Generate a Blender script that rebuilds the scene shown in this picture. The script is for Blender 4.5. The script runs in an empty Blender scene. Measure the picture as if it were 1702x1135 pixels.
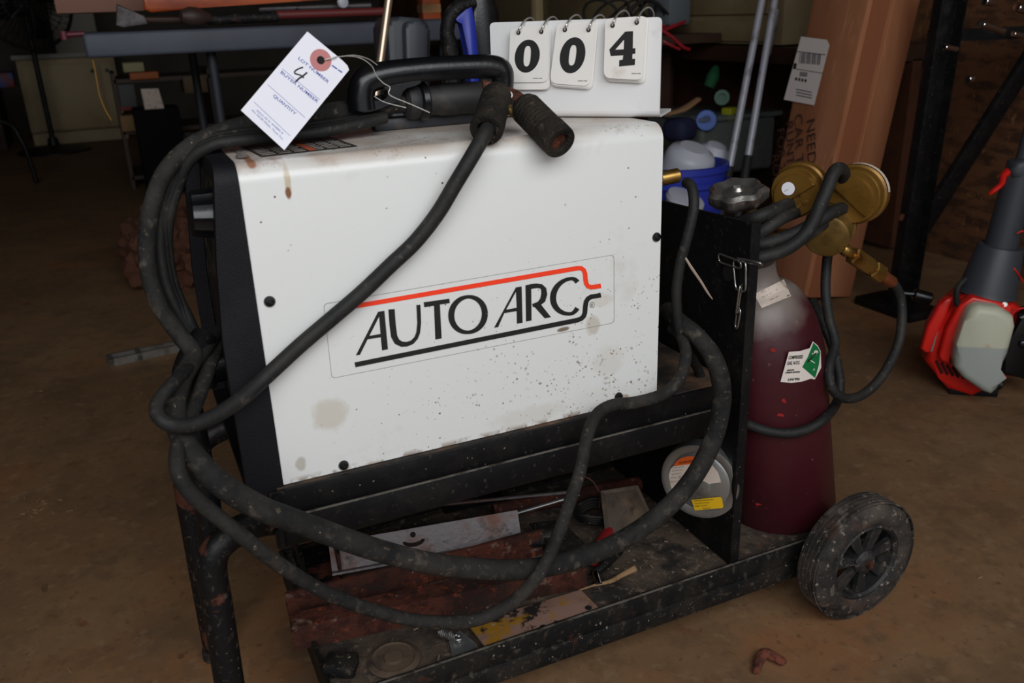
import bpy, bmesh, math, random
from mathutils import Vector, Matrix
from math import sin, cos, pi, radians
random.seed(7)

# ------------------------------------------------------------------ camera, sky, light
F = 1443.2445
YAW, PIT, ROL = -0.414944112, 0.363375901, -0.0377775004
CAM = Vector((-0.0970822574, -0.824720103, 0.829683321))
fw = Vector((-sin(YAW) * cos(PIT), cos(YAW) * cos(PIT), -sin(PIT)))
r0 = Vector((cos(YAW), sin(YAW), 0)); u0 = r0.cross(fw)
RT = r0 * cos(ROL) + u0 * sin(ROL); UP = -r0 * sin(ROL) + u0 * cos(ROL)
SC = bpy.context.scene
COL = SC.collection
cd = bpy.data.cameras.new('camera'); co = bpy.data.objects.new('camera', cd); COL.objects.link(co)
m = Matrix((RT, UP, -fw)).transposed().to_4x4(); m.translation = CAM
co.matrix_world = m
cd.sensor_width = 36; cd.lens = F / 1702 * 36; cd.clip_start = .02
cd.dof.use_dof = True; cd.dof.focus_distance = 1.12; cd.dof.aperture_fstop = 7.5
SC.camera = co
SC.view_settings.view_transform = 'Standard'; SC.view_settings.look = 'None'
SC.view_settings.gamma = 1; SC.view_settings.use_curve_mapping = False
SC.view_settings.exposure = 0.0
wd = bpy.data.worlds.new('sky'); SC.world = wd; wd.use_nodes = True
bg = wd.node_tree.nodes['Background']; bg.inputs[0].default_value = (.93, .96, 1, 1); bg.inputs[1].default_value = .6
# daylight of the open garage door behind the photographer
la = bpy.data.lights.new('door_daylight', 'AREA'); la.shape = 'RECTANGLE'; la.size = 3.0; la.size_y = 1.5
la.energy = 63; la.color = (.965, .985, 1.0)
lo = bpy.data.objects.new('door_daylight', la); COL.objects.link(lo)
lo.location = (-.35, -1.85, 2.0); lo.rotation_euler = (radians(64), 0, 0)


def W(px, py, x=None, y=None, z=None):
    "photo pixel -> the point where its ray meets the world plane x= / y= / z="
    d = fw + RT * ((px - 851) / F) - UP * ((py - 567.5) / F)
    if x is not None: t = (x - CAM.x) / d.x
    elif y is not None: t = (y - CAM.y) / d.y
    else: t = (z - CAM.z) / d.z
    return CAM + d * t


def WP(px, py, p0, n):
    d = fw + RT * ((px - 851) / F) - UP * ((py - 567.5) / F)
    return CAM + d * ((p0 - CAM).dot(n) / d.dot(n))


# ------------------------------------------------------------------ materials
MATS = {}


def srgb(c):
    return tuple(((v / 255) / 12.92 if v / 255 <= .04045 else ((v / 255 + .055) / 1.055) ** 2.4) for v in c) + (1,)


def M(name, col, rough=.5, metal=0, layers=(), bump=0, bscale=60, spec=.5, trans=0, sss=0, rvar=0):
    """col and layer colours are sRGB 0-255; layers: (colour, noise scale, lo, hi, stretch xyz or None)"""
    if name in MATS: return MATS[name]
    mt = bpy.data.materials.new(name); mt.use_nodes = True
    nt = mt.node_tree; N = nt.nodes; L = nt.links
    bs = N['Principled BSDF']
    bs.inputs['Roughness'].default_value = rough; bs.inputs['Metallic'].default_value = metal
    bs.inputs['Specular IOR Level'].default_value = spec
    bs.inputs['Transmission Weight'].default_value = trans
    tc = N.new('ShaderNodeTexCoord')
    cur = N.new('ShaderNodeRGB'); cur.outputs[0].default_value = srgb(col); out = cur.outputs[0]
    for ly in layers:
        c, sc, lo_, hi_ = ly[:4]; st = ly[4] if len(ly) > 4 else None
        if sc < 0:      # scattered specks: cell size 1/|sc|, radius lo_, share hi_
            vo = N.new('ShaderNodeTexVoronoi'); vo.inputs['Scale'].default_value = -sc; vo.inputs['Randomness'].default_value = 1
            nz = N.new('ShaderNodeTexNoise'); nz.inputs['Scale'].default_value = -sc * 1.6; L.new(tc.outputs['Object'], nz.inputs['Vector'])
            vm = N.new('ShaderNodeVectorMath'); vm.operation = 'MULTIPLY_ADD'; L.new(nz.outputs['Color'], vm.inputs[0]); vm.inputs[1].default_value = (.7 / -sc,) * 3
            L.new(tc.outputs['Object'], vm.inputs[2]); L.new(vm.outputs[0], vo.inputs['Vector'])
            sp = N.new('ShaderNodeSeparateColor'); L.new(vo.outputs['Color'], sp.inputs[0])
            a = N.new('ShaderNodeMath'); a.operation = 'MULTIPLY'; L.new(sp.outputs[1], a.inputs[0]); a.inputs[1].default_value = lo_
            b_ = N.new('ShaderNodeMath'); b_.operation = 'LESS_THAN'; L.new(vo.outputs['Distance'], b_.inputs[0]); L.new(a.outputs[0], b_.inputs[1])
            c_ = N.new('ShaderNodeMath'); c_.operation = 'LESS_THAN'; L.new(sp.outputs[0], c_.inputs[0]); c_.inputs[1].default_value = hi_
            d_ = N.new('ShaderNodeMath'); d_.operation = 'MULTIPLY'; L.new(b_.outputs[0], d_.inputs[0]); L.new(c_.outputs[0], d_.inputs[1])
            e_ = N.new('ShaderNodeMath'); e_.operation = 'MULTIPLY'; L.new(d_.outputs[0], e_.inputs[0]); e_.inputs[1].default_value = .55; d_ = e_
            mx = N.new('ShaderNodeMix'); mx.data_type = 'RGBA'
            L.new(d_.outputs[0], mx.inputs['Factor']); L.new(out, mx.inputs['A']); mx.inputs['B'].default_value = srgb(c)
            out = mx.outputs['Result']; continue
        no = N.new('ShaderNodeTexNoise'); no.inputs['Scale'].default_value = sc; no.inputs['Detail'].default_value = 5
        no.inputs['Roughness'].default_value = .62
        src = tc.outputs['Object']
        mp = N.new('ShaderNodeMapping'); L.new(src, mp.inputs[0])
        mp.inputs['Location'].default_value = (sc * .37, sc * .11, sc * .73)
        if st: mp.inputs['Scale'].default_value = st
        L.new(mp.outputs[0], no.inputs['Vector'])
        mr = N.new('ShaderNodeMapRange'); mr.inputs[1].default_value = lo_; mr.inputs[2].default_value = hi_
        L.new(no.outputs['Fac'], mr.inputs[0])
        mx = N.new('ShaderNodeMix'); mx.data_type = 'RGBA'
        L.new(mr.outputs[0], mx.inputs['Factor']); L.new(out, mx.inputs['A']); mx.inputs['B'].default_value = srgb(c)
        out = mx.outputs['Result']
    L.new(out, bs.inputs['Base Color'])
    if bump:
        nb = N.new('ShaderNodeTexNoise'); nb.inputs['Scale'].default_value = bscale; nb.inputs['Detail'].default_value = 4
        L.new(tc.outputs['Object'], nb.inputs['Vector'])
        b = N.new('ShaderNodeBump'); b.inputs['Strength'].default_value = bump; b.inputs['Distance'].default_value = .002
        L.new(nb.outputs['Fac'], b.inputs['Height']); L.new(b.outputs[0], bs.inputs['Normal'])
        if rvar:
            mr = N.new('ShaderNodeMapRange'); mr.inputs[3].default_value = rough - rvar; mr.inputs[4].default_value = rough + rvar
            L.new(nb.outputs['Fac'], mr.inputs[0]); L.new(mr.outputs[0], bs.inputs['Roughness'])
    MATS[name] = mt
    return mt


DUST = (118, 104, 90)
rubber = M('rubber_dusty', (34, 33, 32), .8, 0, [((54, 50, 46), 16, .42, .7), ((80, 73, 64), 60, .56, .74), ((24, 24, 24), 30, .5, .66), ((150, 136, 118), -230, .22, .07), ((92, 82, 70), 110, .62, .72)], .5, 190, .22)
rubber_clean = M('rubber_black', (30, 30, 30), .62, 0, [((46, 44, 41), 18, .46, .72), ((78, 72, 64), 110, .6, .76), ((140, 126, 110), -240, .2, .05)], .3, 150, .3)
black_paint = M('black_painted_steel', (15, 15, 17), .45, 0, [((30, 28, 27), 20, .48, .72), ((62, 57, 51), 130, .6, .76), ((150, 140, 128), -200, .2, .07), ((100, 92, 84), -70, .12, .08)], .2, 140, .25)
black_dirty = M('black_steel_dusty', (18, 18, 19), .6, 0, [((46, 41, 36), 12, .46, .72), ((84, 76, 66), 90, .56, .74), ((72, 42, 30), 22, .64, .72), ((165, 152, 138), -140, .24, .12), ((160, 150, 140), -320, .26, .12)], .4, 140, .25)
black_rusty = M('black_steel_rusted', (15, 15, 17), .5, 0, [((78, 44, 34), 13, .58, .62), ((104, 54, 34), 26, .68, .72), ((84, 75, 66), 110, .58, .74), ((160, 146, 130), -240, .24, .1)], .4, 140, .3)
bezel_m = M('black_textured_enamel', (15, 15, 21), .6, 0, [((27, 26, 29), 10, .5, .75), ((120, 110, 100), -130, .12, .04)], .35, 700, .25)
plastic_black = M('black_plastic', (12, 13, 16), .28, 0, [((30, 29, 28), 20, .5, .75)], .1, 200, .5)
grip_m = M('ribbed_rubber', (30, 27, 24), .85, 0, [((52, 46, 38), 24, .45, .7), ((80, 72, 62), 160, .58, .72)], .9, 420, .2)
edge_highlight = M('painted_edge_highlight', (120, 114, 106), .5, .3, [((60, 54, 48), 30, .45, .62)])  # pale grey for strips that paint a highlight along steel edges
copper_rust = M('rusted_copper', (108, 62, 48), .6, .35, [((48, 32, 26), 70, .42, .6), ((150, 90, 66), 200, .6, .7)], .5, 300)
rust = M('rusted_steel', (82, 44, 34), .85, 0, [((44, 34, 30), 12, .44, .6), ((54, 30, 26), 50, .48, .62), ((118, 58, 34), 70, .58, .68), ((128, 104, 92), 34, .62, .72), ((150, 130, 116), -160, 0.259, 0.113)], .8, 170, .2)
grey_rust = M('grey_steel_rust_tinged', (112, 106, 108), .5, .6, [((104, 74, 62), 16, .5, .68), ((70, 60, 56), 50, .58, .72)], .3, 160)
steel = M('bright_steel', (190, 188, 184), .28, .95, [((110, 96, 80), 60, .6, .75)])
chrome = M('chrome', (215, 215, 215), .1, 1)
zinc = M('galvanised_steel', (172, 174, 174), .34, .85, [((120, 112, 100), 24, .5, .75)])
brass = M('brass', (176, 140, 76), .3, .9, [((120, 82, 36), 30, .5, .7)])
gold = M('gold_painted_steel', (126, 92, 36), .36, .5, [((96, 64, 26), 34, .52, .75), ((70, 46, 20), 120, .62, .72)], .1, 100)
brass_old = M('tarnished_brass', (132, 106, 56), .45, .7, [((84, 66, 40), 26, .48, .7)])
paper = M('white_paper', (236, 236, 246), .7)
paper_dirty = M('dirty_white_label', (206, 190, 178), .7, 0, [((130, 104, 84), 60, .55, .72)])
ink = M('black_ink', (22, 24, 22), .6)
ink_blue = M('blue_ink', (84, 96, 168), .6)
ink_grey = M('grey_ink', (96, 90, 86), .7)
logo_red = M('orange_red_vinyl', (255, 66, 34), .4)
green_m = M('green_print', (10, 112, 60), .5)
orange_m = M('orange_print', (214, 88, 28), .5)
yellow_m = M('yellow_print', (222, 176, 20), .5)
eyelet_m = M('reddish_paper_ring', (190, 122, 122), .7)
white_board = M('white_plastic_board', (230, 229, 229), .35, 0, [((196, 186, 176), 20, .62, .8)])
card_m = M('white_plastic_card', (240, 236, 231), .3, 0, [((206, 192, 178), 16, .6, .8)])
dirt = M('dirt', (70, 58, 46), .9, 0, [((110, 92, 72), 40, .5, .7)], .8, 200)
twig_m = M('dry_plant_matter', (150, 118, 84), .8, 0, [((110, 78, 50), 60, .5, .7)])
cardboard = M('cardboard', (168, 112, 80), .85, 0, [((142, 88, 58), 4, .4, .65, (1.5, 1.5, .2)), ((184, 128, 94), 26, .6, .7, (1, 1, .1))], .2, 60, .2)
dark_wood = M('dark_wood', (58, 34, 20), .6, 0, [((38, 22, 13), 6, .4, .7, (1, .2, 1))])
table_m = M('grey_plastic_table', (74, 79, 92), .6, 0, [((60, 64, 75), 5, .4, .7)], .1, 200)
cream = M('cream_painted_wood', (150, 132, 98), .6, 0, [((122, 104, 76), 3, .45, .75)])
blue_pl = M('blue_plastic', (44, 58, 168), .4)
white_pl = M('white_plastic', (196, 198, 210), .4)
orange_wood = M('varnished_orange_wood', (190, 88, 34), .3, 0, [((140, 56, 22), 10, .45, .65, (.3, 1, 1))])
red_pl = M('red_plastic', (214, 34, 26), .3, 0, [((150, 20, 16), 9, .6, .8)])
dark_grey = M('dark_grey_plastic', (56, 60, 66), .5)


def white_panel_mat():
    mt = M('white_enamel_panel', (226, 227, 225), .27, 0, [((190, 182, 170), 7, .62, .9)])
    nt = mt.node_tree; N = nt.nodes; L = nt.links; bs = N['Principled BSDF']
    src = bs.inputs['Base Color'].links[0].from_socket
    tc = N['Texture Coordinate']
    sx = N.new('ShaderNodeSeparateXYZ'); L.new(tc.outputs['Object'], sx.inputs[0])

    def math_(op, a, b=None, c=None):
        n = N.new('ShaderNodeMath'); n.operation = op
        for i, v in enumerate((a, b, c)):
            if v is None: continue
            if isinstance(v, (int, float)): n.inputs[i].default_value = v
            else: L.new(v, n.inputs[i])
        return n.outputs[0]

    def noise(sc, det=3):
        n = N.new('ShaderNodeTexNoise'); n.inputs['Scale'].default_value = sc; n.inputs['Detail'].default_value = det; n.inputs['Roughness'].default_value = .6
        L.new(tc.outputs['Object'], n.inputs['Vector']); return n.outputs['Fac']

    def ramp(v, lo_, hi_):
        n = N.new('ShaderNodeMapRange'); n.inputs[1].default_value = lo_; n.inputs[2].default_value = hi_
        L.new(v, n.inputs[0]); return n.outputs[0]

    def layer(base, fac, c):
        mx = N.new('ShaderNodeMix'); mx.data_type = 'RGBA'; L.new(fac, mx.inputs['Factor'])
        L.new(base, mx.inputs['A']); mx.inputs['B'].default_value = srgb(c); return mx.outputs['Result']

    X, Z, Y = sx.outputs[0], sx.outputs[2], sx.outputs[1]
    # speckle density: splashed low and to the right, and a dusty top
    low = ramp(Z, .62, .42); right = ramp(X, .03, .28)
    dens = math_('MULTIPLY', low, right)
    top = ramp(Z, .694, .706)
    dens2 = math_('MAXIMUM', dens, math_('MULTIPLY', top, .8))
    vor = N.new('ShaderNodeTexVoronoi'); vor.inputs['Scale'].default_value = 190; L.new(tc.outputs['Object'], vor.inputs['Vector'])
    cl = noise(24)
    thr = math_('ADD', .02, math_('MULTIPLY', dens2, math_('MULTIPLY', ramp(cl, .38, .60), .36)))
    spots = ramp(math_('SUBTRACT', vor.outputs['Distance'], thr), .04, 0)
    shade_ = ramp(noise(130, 2), .42, .6); spots = math_('MULTIPLY', spots, shade_)
    out = layer(src, math_('MULTIPLY', spots, .8), (128, 106, 80))
    vor2 = N.new('ShaderNodeTexVoronoi'); vor2.inputs['Scale'].default_value = 60; L.new(tc.outputs['Object'], vor2.inputs['Vector'])
    dots = math_('MULTIPLY', ramp(vor2.outputs['Distance'], .08, .05), ramp(noise(13), .46, .54))
    out = layer(out, dots, (92, 70, 56))
    rustn = math_('MULTIPLY', ramp(noise(30, 6), .54, .66), top)
    out = layer(out, math_('MULTIPLY', rustn, .55), (146, 106, 84))
    out = layer(out, math_('MULTIPLY', math_('MULTIPLY', top, ramp(noise(9), .3, .55)), .75), (184, 164, 148))
    # brown grime line along the bottom edge
    edge = math_('MULTIPLY', ramp(Z, .3845, .379), ramp(noise(40), .48, .56))
    out = layer(out, math_('MULTIPLY', edge, .7), (126, 98, 74))
    # blotches: (x, z, rx, rz, colour, strength)
    nz = noise(60, 4)
    for px, py, rx, rz, c, s in BLOTS:
        p = W(px, py, y=0)
        dx = math_('DIVIDE', math_('SUBTRACT', X, p.x), rx); dz = math_('DIVIDE', math_('SUBTRACT', Z, p.z), rz)
        d = math_('ADD', math_('MULTIPLY', dx, dx), math_('MULTIPLY', dz, dz))
        d = math_('ADD', d, math_('MULTIPLY', math_('SUBTRACT', nz, .5), 2.2))
        f = math_('MULTIPLY', ramp(d, 1.25, .45), s)
        out = layer(out, f, c)
    L.new(out, bs.inputs['Base Color'])
    return mt


BLOTS = [(548, 690, .019, .019, (190, 178, 158), .5), (478, 300, .0035, .016, (190, 172, 140), .8),
         (479, 320, .003, .006, (122, 70, 34), .95), (937, 547, .008, .003, (112, 92, 66), .9),
         (421, 275, .0045, .004, (150, 98, 66), .9), (1000, 500, .016, .008, (196, 186, 168), .4),
         (985, 540, .010, .012, (170, 156, 132), .5), (880, 690, .05, .012, (196, 188, 174), .3),
         (1010, 600, .022, .02, (196, 188, 174), .3), (620, 775, .012, .006, (160, 140, 112), .6),
         (500, 770, .006, .008, (150, 136, 112), .5), (1035, 660, .010, .004, (140, 110, 80), .6)]
panel_m = white_panel_mat()


# ------------------------------------------------------------------ mesh helpers
def tag(o, label=None, cat=None, group=None, kind=None):
    if label: o['label'] = label
    if cat: o['category'] = cat
    if group: o['group'] = group
    if kind: o['kind'] = kind
    return o


def thing(name, loc, label, cat, group=None):
    o = bpy.data.objects.new(name, None); COL.objects.link(o); o.location = loc
    o.empty_display_size = .03
    return tag(o, label, cat, group)


def adopt(o, parent):
    if parent is not None:
        o.parent = parent
        off = Vector((0, 0, 0)); p = parent
        while p is not None: off += p.location; p = p.parent
        o.location = o.location - off
    return o


def obj(name, bm, mat, parent=None, smooth=True, angle=35):
    me = bpy.data.meshes.new(name)
    if isinstance(bm, bmesh.types.BMesh):
        bmesh.ops.recalc_face_normals(bm, faces=bm.faces)
        bm.to_mesh(me); bm.free()
    else:
        me.from_pydata(*bm)
    if smooth:
        for p in me.polygons: p.use_smooth = True
        try: me.set_sharp_from_angle(angle=radians(angle))
        except Exception: pass
    me.materials.append(mat)
    o = bpy.data.objects.new(name, me); COL.objects.link(o)
    return adopt(o, parent)


def top(name, bm, mat, label, cat, group=None, **k):
    return tag(obj(name, bm, mat, **k), label, cat, group)


def struct(name, bm, mat, **k):
    return tag(obj(name, bm, mat, **k), kind='structure')


def BM(): return bmesh.new()


def frame(d):
    d = Vector(d).normalized(); a = Vector((0, 0, 1)) if abs(d.z) < .9 else Vector((1, 0, 0))
    u = a.cross(d).normalized(); return u, d.cross(u).normalized(), d


def box(bm, c, s, R=None, bev=0, seg=2):
    """box of centre c, size s, optional 3x3 (columns = axes)"""
    g = bmesh.ops.create_cube(bm, size=1); vs = g['verts']
    for v in vs: v.co = Vector((v.co.x * s[0], v.co.y * s[1], v.co.z * s[2]))
    if bev:
        es = list({e for v in vs for e in v.link_edges})
        r = bmesh.ops.bevel(bm, geom=es, offset=bev, segments=seg, affect='EDGES', profile=.5)
        vs = list({v for f in r['faces'] for v in f.verts} | {v for v in vs if v.is_valid})
        # collect the whole island
        seen = set(vs); st = list(vs)
        while st:
            v = st.pop()
            for e in v.link_edges:
                w = e.other_vert(v)
                if w not in seen: seen.add(w); st.append(w)
        vs = list(seen)
    for v in vs:
        q = R @ v.co if R is not None else v.co
        v.co = Vector(c) + q
    return bm


def axes(x, y, z): return Matrix((x, y, z)).transposed()


def yawm(a): return Matrix.Rotation(a, 3, 'Z')


def lathe(bm, prof, o, d, seg=40, cap=True, wob=None):
    """prof: [(radius, distance along d)]"""
    u, v, w = frame(d); o = Vector(o); rings = []
    for k, (r, h) in enumerate(prof):
        ring = []
        for i in range(seg):
            a = 2 * pi * i / seg; rr = r * (wob(a, k) if wob else 1)
            ring.append(bm.verts.new(o + w * h + (u * cos(a) + v * sin(a)) * rr))
        rings.append(ring)
    for a, b in zip(rings, rings[1:]):
        for i in range(seg): bm.faces.new((a[i], a[(i + 1) % seg], b[(i + 1) % seg], b[i]))
    if cap:
        bm.faces.new(rings[0][::-1]); bm.faces.new(rings[-1])
    return bm


def cyl(bm, a, b, r, r2=None, seg=24, bev=0):
    a, b = Vector(a), Vector(b); L = (b - a).length; r2 = r if r2 is None else r2
    pr = [(r - bev, 0), (r, bev), (r2, L - bev), (r2 - bev, L)] if bev else [(r, 0), (r2, L)]
    return lathe(bm, pr, a, b - a, seg)


def smooth_path(pts, sub=10, closed=False):
    pts = [Vector(p) for p in pts]; n = len(pts); out = []
    rng = range(n if closed else n - 1)
    for i in rng:
        if closed: p0, p1, p2, p3 = pts[i - 1], pts[i], pts[(i + 1) % n], pts[(i + 2) % n]
        else: p0 = pts[max(i - 1, 0)]; p1 = pts[i]; p2 = pts[i + 1]; p3 = pts[min(i + 2, n - 1)]
        for k in range(sub):
            t = k / sub
            # centripetal-ish blend keeps loops from overshooting
            out.append(.5 * ((2 * p1) + (-p0 + p2) * t + (2 * p0 - 5 * p1 + 4 * p2 - p3) * t * t + (-p0 + 3 * p1 - 3 * p2 + p3) * t ** 3))
    if not closed: out.append(pts[-1])
    return out


def tube(bm, pts, r, sub=10, seg=14, closed=False, flat=1, sm=True, cap=True):
    """swept tube; r a number or list per control point"""
    P = smooth_path(pts, sub, closed) if sm else [Vector(p) for p in pts]
    n = len(P)
    if isinstance(r, (list, tuple)):
        rr = []
        for i in range(n):
            t = i / (n - 1) * (len(r) - 1); k = min(int(t), len(r) - 2); rr.append(r[k] + (r[k + 1] - r[k]) * (t - k))
    else: rr = [r] * n
    T = []
    for i in range(n):
        a = P[i - 1] if (i > 0 or closed) else P[i]; b = P[(i + 1) % n] if (i < n - 1 or closed) else P[i]
        T.append((b - a).normalized())
    u = frame(T[0])[0]; rings = []
    for i in range(n):
        t = T[i]; u = (u - t * u.dot(t)).normalized(); v = t.cross(u)
        rings.append([bm.verts.new(P[i] + (u * cos(2 * pi * k / seg) + v * sin(2 * pi * k / seg) * flat) * rr[i]) for k in range(seg)])
    pairs = list(zip(rings, rings[1:])) + ([(rings[-1], rings[0])] if closed else [])
    for a, b in pairs:
        for k in range(seg): bm.faces.new((a[k], a[(k + 1) % seg], b[(k + 1) % seg], b[k]))
    if cap and not closed: bm.faces.new(rings[0][::-1]); bm.faces.new(rings[-1])
    return bm


def slab(bm, pts, n, t, holes=()):
    """prism: polygon pts (3D, planar) extruded by t along n"""
    n = Vector(n).normalized()
    a = [bm.verts.new(Vector(p)) for p in pts]; b = [bm.verts.new(Vector(p) + n * t) for p in pts]
    k = len(a)
    for i in range(k): bm.faces.new((a[i], a[(i + 1) % k], b[(i + 1) % k], b[i]))
    for ring in (a, b):
        bm.faces.new(ring)
    return bm


def prism(pts, n, t, bev=0, seg=2, bm=None):
    "bevelled prism with n-gon caps"
    b = bm if bm is not None else BM(); n = Vector(n).normalized()
    v1 = [b.verts.new(Vector(p)) for p in pts]; v2 = [b.verts.new(Vector(p) + n * t) for p in pts]; k = len(v1)
    b.faces.new(v1); b.faces.new(v2[::-1]); side = []
    for i in range(k): b.faces.new((v1[i], v1[(i + 1) % k], v2[(i + 1) % k], v2[i]))
    if bev:
        es = [e for e in b.edges if (e.verts[0] in v1 and e.verts[1] in v1) or (e.verts[0] in v2 and e.verts[1] in v2)]
        bmesh.ops.bevel(b, geom=es, offset=bev, segments=seg, affect='EDGES', profile=.5, clamp_overlap=True)
    return b


def ring_strip(bm, outer, inner, n, t=.0003):
    n = Vector(n).normalized(); k = len(outer)
    A = [bm.verts.new(Vector(p) + n * t) for p in outer]; B = [bm.verts.new(Vector(p) + n * t) for p in inner]
    for i in range(k): bm.faces.new((A[i], A[(i + 1) % k], B[(i + 1) % k], B[i]))
    return bm


def rounded(corners, r, seg=5):
    """rounded polygon in 2D or 3D"""
    out = []; n = len(corners); C = [Vector(c) for c in corners]
    for i in range(n):
        p, a, b = C[i], C[i - 1], C[(i + 1) % n]
        ra = r[i] if isinstance(r, (list, tuple)) else r
        if ra <= 0: out.append(p); continue
        s = p + (a - p).normalized() * ra; e = p + (b - p).normalized() * ra
        for k in range(seg + 1):
            t = k / seg; out.append(s * (1 - t) ** 2 + p * 2 * t * (1 - t) + e * t * t)
    return out


def text(s, name, size, mat, O, u, v, parent, align='LEFT', bold=0, sx=1, lift=.0004, shear=0):
    cu = bpy.data.curves.new(name, 'FONT'); cu.body = s; cu.size = size; cu.align_x = align; cu.offset = bold
    cu.shear = shear; cu.resolution_u = 3
    to = bpy.data.objects.new('t', cu); COL.objects.link(to)
    dg = bpy.context.evaluated_depsgraph_get(); dg.update()
    me = bpy.data.meshes.new_from_object(to.evaluated_get(dg))
    bpy.data.objects.remove(to); bpy.data.curves.remove(cu)
    u = Vector(u).normalized(); v = Vector(v); v = (v - u * v.dot(u)).normalized(); n = u.cross(v)
    for q in me.vertices: q.co = Vector(O) + u * q.co.x * sx + v * q.co.y + n * lift
    me.name = name; me.materials.clear(); me.materials.append(mat)
    o = bpy.data.objects.new(name, me); COL.objects.link(o)
    return adopt(o, parent)


def join_text(items, name, mat, parent):
    "several text lines as one printed part; items = [(string,size,O,u,v,kw)]"
    V, Fc = [], []
    for s, size, O, u, v, kw in items:
        o = text(s, 'tmp', size, mat, O, u, v, None, **kw)
        b = len(V); V += [q.co.copy() for q in o.data.vertices]; Fc += [[i + b for i in p.vertices] for p in o.data.polygons]
        me = o.data; bpy.data.objects.remove(o); bpy.data.meshes.remove(me)
    return obj(name, (V, [], Fc), mat, parent, smooth=False)


# ------------------------------------------------------------------ the room
def room():
    fm = M('stained_concrete', (132, 102, 73), .6, 0,
           [((113, 86, 61), 2.4, .40, .64), ((139, 93, 60), 3.2, .52, .76), ((107, 85, 64), 6, .5, .74), ((96, 75, 56), 19, .5, .8),
            ((143, 117, 89), 34, .56, .8), ((109, 66, 43), 14, .64, .76), ((89, 66, 48), 70, .58, .76), ((78, 55, 39), -16, .10, .2), ((167, 144, 113), -60, .10, .08)], .3, 45, .3)
    b = BM(); box(b, (.2, 2.2, -.05), (6.4, 11.0, .1)); struct('floor', b, fm, smooth=False)
    wm = M('dark_plaster', (70, 62, 50), .8, 0, [((50, 44, 36), 2, .4, .7)])
    b = BM(); box(b, (.2, 7.65, 1.25), (6.4, .1, 2.5)); struct('wall_back', b, wm, smooth=False)
    b = BM(); box(b, (-3.05, 2.2, 1.25), (.1, 11, 2.5)); struct('wall_left', b, wm, smooth=False)
    om = M('osb_board', (104, 66, 38), .75, 0, [((66, 40, 24), 34, .46, .6, (1, .35, 1)), ((138, 92, 54), 50, .6, .7, (1, 1, .4)), ((50, 34, 22), 3, .5, .75)], .3, 80)
    b = BM(); box(b, (2.45, 2.2, 1.25), (.1, 11, 2.5)); struct('wall_right', b, om, smooth=False)
    b = BM(); box(b, (.2, 2.2, 2.55), (6.4, 11, .1)); struct('ceiling', b, wm, smooth=False)


room()


# ------------------------------------------------------------------ the welder
ZP, ZT, XL, XR, DEP = .378, .708, 0.0, .459, .30


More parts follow.
